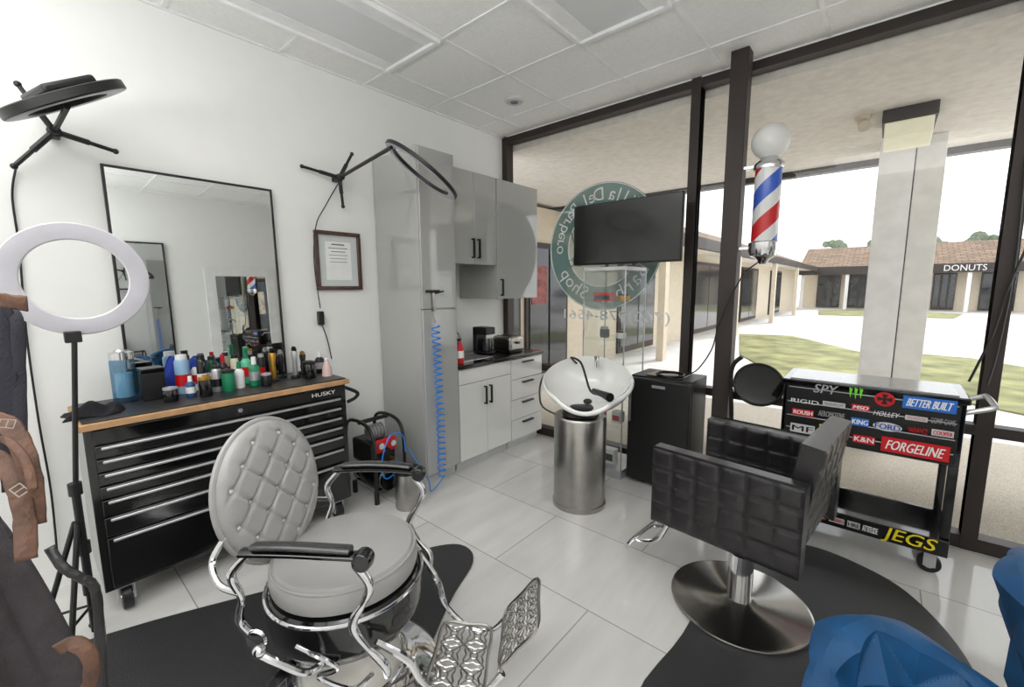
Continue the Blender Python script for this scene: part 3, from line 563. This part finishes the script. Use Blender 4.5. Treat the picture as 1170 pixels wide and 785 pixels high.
quilt(.51,.46,.09,5,5,MX.Translation((-.262,0,.71))@MX.Rotation(RD(-8),4,'Y')@MX.Rotation(RD(90),4,'Z'),'backrest',t)
quilt(.50,.50,.13,4,4,MX.Translation((.02,0,.50))@MX.Rotation(RD(90),4,'X'),'seat_cushion',t)
q=MB()
for s in(-.1,.1):q.tube(sm([(.1,s,.41),(.28,s,.38),(.38,s,.2),(.5,s,.14)],6),.012,8)
q.tube(sm([(.5,-.2,.15),(.52,-.1,.14),(.52,.1,.14),(.5,.2,.15)],4),.014,10).build('footrest',CHR,t)
MB().tube(sm([(-.02,-.03,.36),(-.05,-.2,.36),(-.08,-.33,.33)],4),.009).ball((-.08,-.34,.33),.018,8).build('pump_lever',CHR,t)
# ---------- shampoo bowl ----------
sx,sy_=-1.56,2.54
t=thing('shampoo_station','white shampoo bowl on a tall brushed steel cylinder pedestal','shampoo bowl',(sx,sy_,0))
MB().lathe([(0,0),(.19,0),(.19,.03),(.183,.035),(.183,.64),(.175,.655),(0,.655)],(sx,sy_,0),48).build('pedestal',STEEL,t)
MB().lathe([(.1,.65),(.13,.66),(.11,.7),(.08,.72)],(sx,sy_,0),32).build('neck_collar',BLK,t)
BW=MX.Translation((sx+.035,sy_+.03,.86))@MX.Rotation(RD(25),4,'Z')@MX.Rotation(RD(20),4,'X')
def bowl(u,v):
    ph=2*pi*v;r=min(1,u/.9) ;R_=.265*(1+.12*cos(ph)**2);z=-.20*(1-r**2.6)**.7 if r<1 else 0
    z+=.03*r**4*sin(ph)
    if sin(ph)<-.75: z-=.06*((-sin(ph)-.75)/.25)*r**5
    rr=R_*r+(.02*(u-.9)/.1 if u>.9 else 0)
    return (rr*cos(ph),rr*sin(ph),z+.06-(.02*((u-.9)/.1)**2 if u>.9 else 0))
MB(BW).grid(bowl,22,64).build('basin',CER,t,solid=.016,sharp=80)
MB(BW).lathe([(0,-.137),(.03,-.135),(.03,-.13),(0,-.128)],n=20).build('drain',BLK,t)
MB(BW).tube(sm([(-.1,.22,.05),(-.13,.16,.13),(-.05,.1,.12),(.02,-.02,-.02),(.08,-.1,.0)],6),.008).build('spray_hose',BLK,t)
MB(BW).tube([(.05,-.06,.0),(.12,-.17,.05),(.17,-.24,.075)],[.018,.022,.03],12).build('spray_head',BLK,t)
MB(BW).cyl((.05,.2,.04),(.05,.2,.12),.018).cyl((.05,.2,.12),(.05,.12,.13),.01).build('faucet',CHR,t)
MB(BW).tube(sm([(-.2,.2,.05),(-.34,.1,-.02),(-.33,-.05,-.15),(-.2,-.1,-.2)],6),.007).build('supply_hose',BLK,t)
# ---------- display case, fridge, tv ----------
x0,x1,ya,yb,zt=-1.86,-1.49,3.05,3.42,1.70
t=thing('display_case','tall narrow glass display case under the television','display case',((x0+x1)/2,(ya+yb)/2,0))
MB().box(x0,x1,ya,yb,0,.07).build('base',SILV,t,bev=.003);MB().box(x0,x1,ya,yb,zt-.03,zt).build('top',SILV,t,bev=.003)
for a in(x0,x1-.009):
    for b in(ya,yb-.009):MB().box(a,a+.009,b,b+.009,.07,zt-.03).build('corner_post',SILV,t)
for z in(.42,.78,1.12,1.42):MB().box(x0+.016,x1-.016,ya+.01,yb-.01,z,z+.007).build('glass_shelf',CASEG,t)
for n,b in(('front_glass',(x0+.015,x1-.015,ya+.002,ya+.006)),('side_glass',(x0+.002,x0+.006,ya+.015,yb-.015)),('side_glass',(x1-.006,x1-.002,ya+.015,yb-.015))):MB().box(*b,.07,zt-.03).build(n,CASEG,t)
CI=[(-1.75,3.2,1.427,'box',RED,BLK,.16,.07,'red and black boxed product on the upper case shelf'),(-1.58,3.2,1.427,'jar',GOLD,BLK,.05,.06,'gold jar on the upper case shelf'),
(-1.74,3.2,1.127,'jar',GREY,SILV,.04,.09,'tall grey jar on the second case shelf'),(-1.60,3.22,1.127,'jar',WHITE,BLK,.04,.06,'white jar with black lid on the second case shelf'),
(-1.77,3.2,.787,'jar',BLK,SILV,.04,.07,'black jar on the middle case shelf'),(-1.65,3.2,.787,'jar',SILV,BLK,.04,.07,'silver jar on the middle case shelf'),(-1.55,3.2,.787,'jar',BROWNL,GOLD,.03,.09,'amber jar on the middle case shelf'),
(-1.75,3.2,.427,'jar',RED,WHITE,.04,.08,'red jar on the low case shelf'),(-1.6,3.2,.427,'box',WHITE,RED,.08,.09,'white box on the low case shelf'),(-1.66,3.18,.07,'box',WHITE,BLK,.12,.12,'white and black box at the bottom of the display case')]
for x,y,z,k,b,c,w,h,lab in CI:
    q=thing('product_box' if k=='box' else 'product_jar',lab,'box' if k=='box' else 'jar',(x,y,z))
    if k=='box':MB().box(x-w/2,x+w/2,y-.04,y+.04,z,z+h).build('carton',b,q,bev=.002);MB().box(x-w/2+.01,x+w/2-.01,y-.043,y-.04,z+h*.2,z+h*.7).build('printed_band',c,q)
    else:MB().lathe([(0,0),(w*.9,0),(w,.01),(w,h*.75),(w*.8,h*.8)],(x,y,z),20).build('body',b,q);MB().lathe([(0,h*.78),(w*.88,h*.78),(w*.88,h),(0,h)],(x,y,z),20).build('lid',c,q)
t=thing('mini_fridge','black mini refrigerator standing by the window post','refrigerator',(-1.22,3.27,0))
MB().box(-1.46,-.99,3.13,3.46,.02,.86).build('body',BLK,t,bev=.006);d=MB().box(-1.46,-.99,3.08,3.125,.03,.85).build('door',BLK,t,bev=.01)
MB().box(-1.445,-1.43,3.065,3.08,.5,.78).build('handle',GREY,d,bev=.003);MB().box(-1.27,-1.17,3.077,3.08,.79,.81).build('badge',SILV,d)
for x in(-1.43,-1.02):
    for y in(3.16,3.42):MB().cyl((x,y,0),(x,y,.03),.015).build('foot',BLK,t)
t=thing('papers_tray','black shallow tray on top of the mini refrigerator','tray',(-1.2,3.26,.862));MB().box(-1.35,-1.08,3.15,3.38,.862,.87).build('tray_base',BLKG,t,bev=.003);MB().ring((0,0,0),.1,.006,T=Tm((-1.2,3.26,.875))).build('coiled_cord',BLK,t)
t=thing('television','flat black television above the display case in front of the window','television',(-1.63,3.28,1.70))
MB().box(-2.10,-1.16,3.27,3.30,1.73,2.235).build('housing',BLK,t,bev=.006);MB().box(-2.09,-1.17,3.265,3.27,1.745,2.228).build('screen',mat('tv_screen',(.09,.09,.095),.22,coat=.2),t)
for x in(-1.78,-1.54):MB().box(x-.015,x+.015,3.2,3.36,1.702,1.712).box(x-.01,x+.01,3.275,3.295,1.71,1.735).build('foot',BLK,t)
MB().box(-1.8,-1.5,3.30,3.33,1.85,2.1).build('rear_box',BLK,t,bev=.01)
cx,cz,r=-1.98,1.90,.57;yd=Y+.010
t=thing('window_decal','round green shop sign decal on the window, lettering seen from behind','window sign',(cx,yd,cz-r))
DA=MX.Translation((cx,yd,cz))@MX.Rotation(RD(90),4,'X')
def annulus(r0,r1,z0,z1,T):
    q=MB();k=72;pr=[(r0,z0),(r1,z0),(r1,z1),(r0,z1)];return q.add([(a*cos(2*pi*i/k),a*sin(2*pi*i/k),b) for i in range(k) for a,b in pr],[(i*4+j,i*4+(j+1)%4,((i+1)%k)*4+(j+1)%4,((i+1)%k)*4+j) for i in range(k) for j in range(4)],T)
annulus(r*.62,r,0,.002,DA).build('outer_ring',TEAL,t);MB().lathe([(0,.003),(r*.61,.003),(r*.61,.004),(0,.004)],n=72,T=DA).build('inner_disc',TEALL,t)
for rr in(.985,.625):MB().ring((0,0,.004),r*rr,.005,72,6,T=DA).build('border_line',WHITE,t)
def arct(s,rad,h,a0,a1,flip,nm,m):
    q=MB();n=len(s)
    for i,ch in enumerate(s):
        if ch==' ':continue
        a=a0+(a1-a0)*(i+.5)/n;vs,fs=txt(ch);x_0=min(v[0] for v in vs);x_1=max(v[0] for v in vs);k=h/.72
        def fn(v):
            u=(v[0]-(x_0+x_1)/2)*k;w=v[1]*k-(h*.35);R1=rad+(-w if flip else w);tx=(-sin(a),cos(a)) if flip else (sin(a),-cos(a))
            return (cos(a)*R1+tx[0]*u, sin(a)*R1+tx[1]*u)
        pts=[fn(v) for v in vs];q.add([(cx-p[0],yd-.006,cz+p[1]) for p in pts],fs)
    return q.build(nm,m,t)
arct('Villa Del Barbero',r*.80,.115,RD(140),RD(-4),False,'lettering',WHITE)
arct('Barber Shop',r*.80,.13,RD(203),RD(335),True,'lettering',WHITE)
for s in(-1,1):
    q=MB();q.tube([(cx+s*.30,yd-.006,cz-.1),(cx+s*.2,yd-.006,cz+.2)],.008,6).ring((0,0,0),.03,.006,16,5,T=Tm((cx+s*.32,yd-.006,cz-.13),RD(90)))
    q.tube([(cx+s*.24,yd-.006,cz-.1),(cx+s*.34,yd-.006,cz+.2)],.008,6).ring((0,0,0),.03,.006,16,5,T=Tm((cx+s*.22,yd-.006,cz-.13),RD(90))).tube([(cx+s*.25,yd-.006,cz),(cx+s*.29,yd-.006,cz)],.01,6)
    q.build('scissors_emblem',TEAL,t)
xr=P(765,380,1,yd).x
q=MB();q.text('(760)978-4561',1.05,.12,lambda u,v:(xr-.525-u,yd-.002,1.27+v));q.build('window_lettering',WHITE,None,label='white telephone number lettering on the window glass',cat='lettering')
# ---------- barber pole ----------
px_,py_=-.64,3.33
t=thing('barber_pole','striped barber pole with white globe mounted on the dark post','barber pole',(px_,py_,1.68))
m=bpy.data.materials.new('barber_stripes');m.use_nodes=True;nt=m.node_tree;L=nt.links;b=nt.nodes['Principled BSDF'];tc=nt.nodes.new('ShaderNodeTexCoord');sp=nt.nodes.new('ShaderNodeSeparateXYZ');L.new(tc.outputs['Object'],sp.inputs[0])
def mth(op,a,b_):
    n=nt.nodes.new('ShaderNodeMath');n.operation=op
    for i,v in enumerate((a,b_)):
        if isinstance(v,(int,float)):n.inputs[i].default_value=v
        elif v is not None:L.new(v,n.inputs[i])
    return n.outputs[0]
fr=mth('FRACT',mth('ADD',mth('DIVIDE',mth('ARCTAN2',sp.outputs['Y'],sp.outputs['X']),2*pi),mth('MULTIPLY',sp.outputs['Z'],-2.3)),None)
cr=nt.nodes.new('ShaderNodeValToRGB');cr.color_ramp.interpolation='CONSTANT';el=cr.color_ramp.elements
el[0].color=(*lin((.8,.14,.17)),1);el[1].position=.27;el[1].color=(.8,.8,.8,1)
e=el.new(.5);e.color=(*lin((.22,.38,.78)),1);e=el.new(.77);e.color=(.8,.8,.8,1)
L.new(fr,cr.inputs[0]);L.new(cr.outputs[0],b.inputs['Base Color']);b.inputs['Roughness'].default_value=.15
MB().lathe([(.078,1.83),(.078,2.30)],(px_,py_,0),40).build('striped_cylinder',m,t)
MB().lathe([(.0,2.30),(.088,2.30),(.092,2.32),(.085,2.34),(.06,2.36),(.045,2.39)],(px_,py_,0),32).build('top_cap',CHR,t)
MB().ball((px_,py_,2.475),.112,16).build('globe',mat('globe_white',(.9,.9,.89),.3),t)
MB().lathe([(0,1.69),(.02,1.69),(.04,1.72),(.08,1.745),(.092,1.78),(.092,1.83),(.08,1.84)],(px_,py_,0),32).build('bottom_cap',CHR,t)
for z in(2.33,1.80):MB().box(-.79,px_-.07,py_-.02,py_+.02,z-.012,z+.012).build('wall_bracket',CHR,t,bev=.003)
cord(t,[(px_-.03,py_,1.7),(-.75,3.27,1.6),(-.86,3.24,1.3),(-.90,3.22,1.1),(-.98,3.2,.95),(-1.05,3.2,.9)],.005)
# ---------- tray stand ----------
t=thing('round_tray_stand','black round tray on a hooked stand beside the dark post','stand',(-.72,3.12,0))
MB().lathe([(0,0),(.13,0),(.13,.012),(.03,.025)],(-.72,3.12,0),28).build('base',BLK,t);MB().tube(sm([(-.72,3.12,.02),(-.72,3.12,.6),(-.74,3.12,.9),(-.73,3.12,1.02),(-.68,3.12,1.08)],6),.014).build('pole',BLK,t)
TA=align((-.58,3.15,.9),V((.25,-.8,.55)))
MB().lathe([(0,-.012),(.14,-.012),(.15,0),(.145,.015),(.1,.02),(0,.02)],n=36,T=TA).build('tray',BLKG,t)
MB().ring((0,0,.02),.143,.006,T=TA).build('tray_rim',BLK,t);MB().tube([(-.73,3.12,.88),(-.6,3.16,.88)],.012).build('joint_arm',BLK,t)
# ---------- sticker cart ----------
X0,X1,YF,YK=-.425,.36,3.04,3.46
t=thing('tool_cart','black rolling tool cart covered with racing stickers by the window','tool cart',((X0+X1)/2,3.25,0));CART=t
MB().box(X0,X1,YF+.02,YK,.62,.95).build('drawer_box',BLKG,t,bev=.004)
MB().box(X0-.01,X1+.01,YF-.005,YK+.005,.95,.985).build('top_lid',BLKG,t,bev=.006);MB().box(X0+.03,X1-.03,YF+.03,YK-.03,.985,.990).build('top_liner',mat('liner_grey',(.58,.58,.59),.18,var=.08,coat=.5),t)
for a,b in((.86,.945),(.775,.855),(.70,.77),(.63,.695)):
    d=MB().box(X0+.02,X1-.02,YF,YF+.02,a,b).build('drawer',BLK,t,bev=.004);MB().box(X0+.03,X1-.03,YF-.006,YF,b-.008,b-.003).build('handle',SILV,d,bev=.002)
for x in(X0,X1-.04):
    for y in(YF+.02,YK-.04):MB().box(x,x+.04,y,y+.04,.14,.62).build('upright',BLKG,t,bev=.003)
lz=.222
MB().box(X0,X1,YF+.02,YK,.13,.15).box(X0,X1,YF,YF+.02,.13,lz).box(X0,X1,YK-.02,YK,.13,lz).box(X0,X0+.02,YF+.02,YK-.02,.13,lz).box(X1-.02,X1,YF+.02,YK-.02,.13,lz).build('lower_shelf',BLKG,t,bev=.003)
MB().tube(sm([(X1,YF+.06,.9),(X1+.09,YF+.06,.94),(X1+.1,YF+.1,.95),(X1+.1,YK-.1,.95),(X1+.09,YK-.06,.94),(X1,YK-.06,.9)],4),.013).build('push_handle',SILV,t)
for x in(X0+.06,X1-.06):
    for y in(YF+.07,YK-.06):caster(t,x,y,.05,SILV,.13)
def stick(px0,py0,px1,py1,bg,tx,fg,shape='box',zfix=None):
    py=(py0+py1)/2;a=P(px0,py,1,YF-.002);b=P(px1,py,1,YF-.002);h=(py1-py0)*dep(a)/f*.9;w=b.x-a.x;xc=(a.x+b.x)/2;zc=zfix or (a.z+b.z)/2;yy=YF-.0075;par=t
    if bg:
        q=MB()
        if shape=='disc':q.lathe([(0,0),(1,0),(1,.0015),(0,.0015)],n=28,T=MX.Translation((xc,yy,zc))@MX.Rotation(RD(90),4,'X')@MX.Scale(w/2,4,(1,0,0))@MX.Scale(h/2,4,(0,1,0)))
        else:q.box(xc-w/2,xc+w/2,yy-.0015,yy,zc-h/2,zc+h/2)
        par=q.build('sticker',bg,t)
    q=MB()
    if tx=='claw':
        for i in(-1,0,1):q.add([(xc+i*w*.3-w*.1,yy-.002,zc+h/2),(xc+i*w*.3+w*.1,yy-.002,zc+h*.4),(xc+i*w*.3,yy-.002,zc-h*(.5-.1*abs(i))),(xc+i*w*.3-w*.06,yy-.002,zc-h*.1)],[(0,1,2,3)])
    elif tx=='cross':
        for a_ in range(4):
            c_,s_=cos(a_*pi/2),sin(a_*pi/2);p=[(.06,.06),(.16,.36),(-.16,.36),(-.06,.06)]
            q.add([(xc+(u*c_-v*s_)*w,yy-.003,zc+(u*s_+v*c_)*h) for u,v in p],[(0,1,2,3)])
        q.box(xc-.06*w,xc+.06*w,yy-.003,yy-.002,zc-.06*h,zc+.06*h)
    elif tx:
        k=.86 if bg else 1;it=.22 if tx in('SPY','JEGS','FORGELINE','BETTER BUILT','HOLLEY','MSD') else 0
        for dx in((0,.0022) if h>.03 else (0,)):q.text(tx,w*k-it*h*.5,h*(.62 if bg else 1),lambda u,v:(xc+u+v*it+dx,yy-.0028-dx*.1,zc+v))
    q.build('lettering',fg,par)
BBL=mat('sticker_blue',(.12,.42,.78),.4)
for a in [(930,439,957,450,None,'SPY',SILV),(968,442,988,457,None,'claw',LGRN),(999,447,1023,465,RED,'cross',BLK,'disc'),(1031,454,1094,470,BBL,'BETTER BUILT',WHITE),
(904,456,936,461,None,'RIGID',WHITE),(940,459,966,465,LGREY,'MAGNAFLOW',BLK),(973,462,994,469,RED,'MSD',WHITE),(998,470,1028,476,None,'HOLLEY',WHITE),(1034,475,1060,481,LGREY,'WILWOOD',RED),(1063,478,1092,485,None,'COMP CAMS',SILV),
(905,467,930,475,RED,'ROUSH',WHITE),(935,470,965,477,None,'AEROMOTIVE',SILV),(903,484,931,495,LGREY,'MF',BLK),(936,486,966,493,YEL,'EDDIE',BLK),(972,477,993,487,BBL,'KING',WHITE),(997,482,1031,493,LGREY,'FORD',BLUE,'disc'),(1037,488,1060,495,None,'VARIANCE',RED),(1064,491,1090,499,LGREY,'COOPER',RED),
(974,497,1000,507,RED,'K&N',WHITE),(1006,503,1086,522,RED,'FORGELINE',WHITE),(905,499,935,504,None,'WELD',WHITE),(940,499,965,506,LGREY,'HRE',BLK)]: stick(*a)
for a in [(931,578,945,585,RED,'MSD',WHITE),(948,581,966,588,LGREY,'SUPERWINCH',RED),(969,585,984,593,LGREY,'HRE',BLK),(986,590,1004,598,None,'ATTITUDE',WHITE),(1008,598,1072,618,None,'JEGS',YEL)]: stick(*a,zfix=.176)
cord(CART,[P(1172,285,1,3.46),P(1152,330,1,3.46),P(1135,380,1,3.46),P(1118,415,1,3.46),P(1107,436,1,3.46)],.006)
cord(CART,[P(1172,180,1,3.48),P(1160,300,1,3.47),P(1140,400,1,3.46),P(1128,440,1,3.44)],.005)
# ---------- blue tufted chairs ----------
def bluechair(x,y,rz,lab,drop=.2,R1=.0,ht=.72):
    t=thing('accent_chair',lab,'chair',(x,y,0),rz)
    def fn(u,v,inn=0):
        a=RD(-125+250*u)+pi;top=ht-drop*abs(2*u-1)**1.4;z=.38+(top-.38)*v
        R_=.17+R1+.07*v-(.05 if inn else 0);p=u*5+v*1.5;q=u*5-v*1.5
        fp=abs(p-round(p));fq=abs(q-round(q));R_+=(-1 if inn else 1)*.052*min(fp,fq)
        return (R_*cos(a),R_*sin(a),z)
    q=MB();q.grid(fn,120,36);q.grid(lambda u,v:fn(u,v,1),120,36)
    q.grid(lambda u,v:tuple(V(fn(u,1)).lerp(V(fn(u,1,1)),v)+V((0,0,.012*sin(pi*v)))),120,4)
    for e_ in(0,1):q.grid(lambda u,v:tuple(V(fn(e_,u)).lerp(V(fn(e_,u,1)),v)),12,3)
    q.build('tufted_shell',VEL,t,sharp=16)
    MB().lathe([(0,.33),(.17,.33),(.185,.36),(.185,.43),(.17,.46),(0,.47)],n=40).build('seat_cushion',VEL,t)
    MB().cyl((0,0,.1),(0,0,.33),.025).build('column',CHR,t)
    for k in range(4):
        a=RD(45+90*k);MB().tube([(.02*cos(a),.02*sin(a),.12),(.24*cos(a),.24*sin(a),.02)],[.016,.011],8).build('leg',BLK,t)
bluechair(.175,1.17,RD(-50),'blue tufted velvet chair nearest the camera, lower right',ht=.70)
bluechair(.57,1.64,RD(-20),'blue tufted velvet chair at the far right edge, only its side showing',.12,.03,.80)
# ---------- hanging aprons ----------
ax_,ay=-1.32,-.15
t=thing('coat_stand','black coat stand carrying aprons at the left edge','coat stand',(ax_,ay-.2,0))
MB().cyl((ax_,ay-.2,0),(ax_,ay-.2,1.7),.018).build('pole',BLK,t);MB().lathe([(0,0),(.2,0),(.2,.02),(.03,.04)],(ax_,ay-.2,0)).build('base',BLK,t)
for k in range(3):
    a=RD(20+50*k);MB().tube(sm([(ax_,ay-.2,1.55),(ax_+.08*cos(a),ay-.2+.08*sin(a),1.56),(ax_+.12*cos(a),ay-.2+.12*sin(a),1.6)],4),.008).build('hook',BLK,t)
t=thing('canvas_apron','charcoal canvas apron with brown leather straps hanging at the left edge','apron',(ax_,ay,.25))
def drape(u,v):
    a=2*pi*u;z=1.15-.90*v;R_=.055+.105*v**.55+(.012+.02*v)*sin(5*a+2*v)+.008*sin(11*a-3*v)
    return (ax_+R_*1.15*cos(a)+.02*v,ay+R_*sin(a)+.05*v,z)
MB().grid(drape,90,40).build('canvas',CANV,t,solid=.003,sharp=80)
def ribbon(pts,w,nm,m,par,thick=.003,seed=0):
    P_=sm(pts,6);q=MB();vs=[];k=len(P_);rr=random.Random(seed+len(P_))
    for i,p in enumerate(P_):
        tg=(P_[min(k-1,i+1)]-P_[max(0,i-1)]).normalized();vw=(EYE+V((0,0,-.3))-p).normalized();s=tg.cross(vw).normalized();ww=w*(1+rr.uniform(-.07,.07));cu=rr.uniform(.001,.004)
        vs+=[p-s*ww,p-s*ww*.8+vw*cu,p+s*ww*.8+vw*cu*.5,p+s*ww]
    q.add(vs,[(4*i+j,4*i+j+1,4*i+5+j,4*i+4+j) for i in range(k-1) for j in range(3)]);return q.build(nm,m,par,solid=thick,sharp=70)
def buckle(p,s,par,ang=0):
    p=V(p);vw=(EYE-p).normalized();T=align(p,vw)@MX.Rotation(ang,4,'Z')
    MB(T).box(-s,s,-s*.8,-s*.65,0,.003).box(-s,s,s*.65,s*.8,0,.003).box(-s,-s*.85,-s*.65,s*.65,0,.003).box(s*.85,s,-s*.65,s*.65,0,.003).box(-s*.08,s*.08,-s*.65,s*.65,.001,.004).build('buckle',STEEL,par)
def L_(pts):return [Q(a,b,d) for a,b,d in pts]
ribbon(L_([(-20,352,.80),(0,356,.78),(4,420,.76),(10,480,.75),(18,560,.72)]),.015,'neck_strap',NAVY,t)
ribbon(L_([(12,352,.80),(20,370,.78),(22,430,.77),(24,500,.75),(30,575,.73)]),.009,'neck_strap',NAVY,t)
ribbon(L_([(-20,338,.76),(5,343,.755),(32,347,.76)]),.012,'leather_collar',BROWNL,t)
ribbon(L_([(-20,475,.74),(4,482,.72),(20,500,.71),(34,540,.70),(40,600,.69)]),.014,'leather_strap',BROWNL,t)
ribbon(L_([(-20,515,.72),(4,528,.70),(18,552,.69),(28,590,.68),(30,640,.66)]),.013,'leather_strap',BROWNL,t)
ribbon(L_([(-15,500,.70),(10,505,.69),(30,528,.685),(38,560,.68)]),.006,'leather_lace',BROWNL,t)
ribbon(L_([(56,625,.70),(72,648,.70),(92,660,.71),(108,672,.72),(114,720,.72),(118,800,.72)]),.007,'hanging_strap',LEA,t)
ribbon(L_([(66,742,.63),(84,735,.63),(102,748,.635),(104,775,.635),(92,800,.635)]),.008,'leather_loop',BROWNL,t)
buckle(Q(8,484,.705),.009,t,RD(-20));buckle(Q(22,560,.675),.009,t,RD(-60))
# ---------- far side of the room (seen in mirror) ----------
def wm(y0,y1,z0,z1,e,m,lab):
    t=thing('floor_mirror',lab,'mirror',(XR-.03,(y0+y1)/2,z0));x0,x1=XR-.05,XR-.01
    MB().box(x0,x1,y0,y1,z0,z0+e).box(x0,x1,y0,y1,z1-e,z1).box(x0,x1,y0,y0+e,z0+e,z1-e).box(x0,x1,y1-e,y1,z0+e,z1-e).build('frame',m,t,bev=.003)
    MB().box(x0+.015,x1,y0+e,y1-e,z0+e,z1-e).build('mirror_glass',MIR,t)
wm(1.95,2.95,.0,2.08,.14,WHITE,'white wide-framed floor mirror seen reflected in the big mirror')
wm(.85,1.5,.0,2.4,.02,BLK,'tall thin black-framed mirror seen reflected in the big mirror')
# ---------- light ----------
w=bpy.data.worlds.new('sky');S.world=w;w.use_nodes=True;bg=w.node_tree.nodes['Background'];bg.inputs[0].default_value=(.96,.98,1,1);bg.inputs[1].default_value=1.9
def area(loc,rot,sx,sy,p):
    l=bpy.data.lights.new('fill_light','AREA');l.shape='RECTANGLE';l.size=sx;l.size_y=sy;l.energy=p
    o=bpy.data.objects.new('fill_light',l);C.objects.link(o);o.location=loc;o.rotation_euler=rot
area((-1.5,-.6,H-.04),(0,0,0),2.4,1.2,24);area((.3,-.2,H-.04),(0,0,0),1.8,1.4,20)  # added fill lamps under the ceiling, out of view; no real fittings
area((.1,-.6,2.0),(pi,0,0),1.4,1.2,52);area((-1.6,-1.0,2.0),(pi,0,0),1.4,1.0,36)  # added uplights hanging out of view, to brighten the ceiling by bounce
s=bpy.data.lights.new('sun','SUN');s.energy=2.4;s.angle=.2;o=bpy.data.objects.new('sun',s);C.objects.link(o);o.rotation_euler=(RD(-35),RD(15),0)
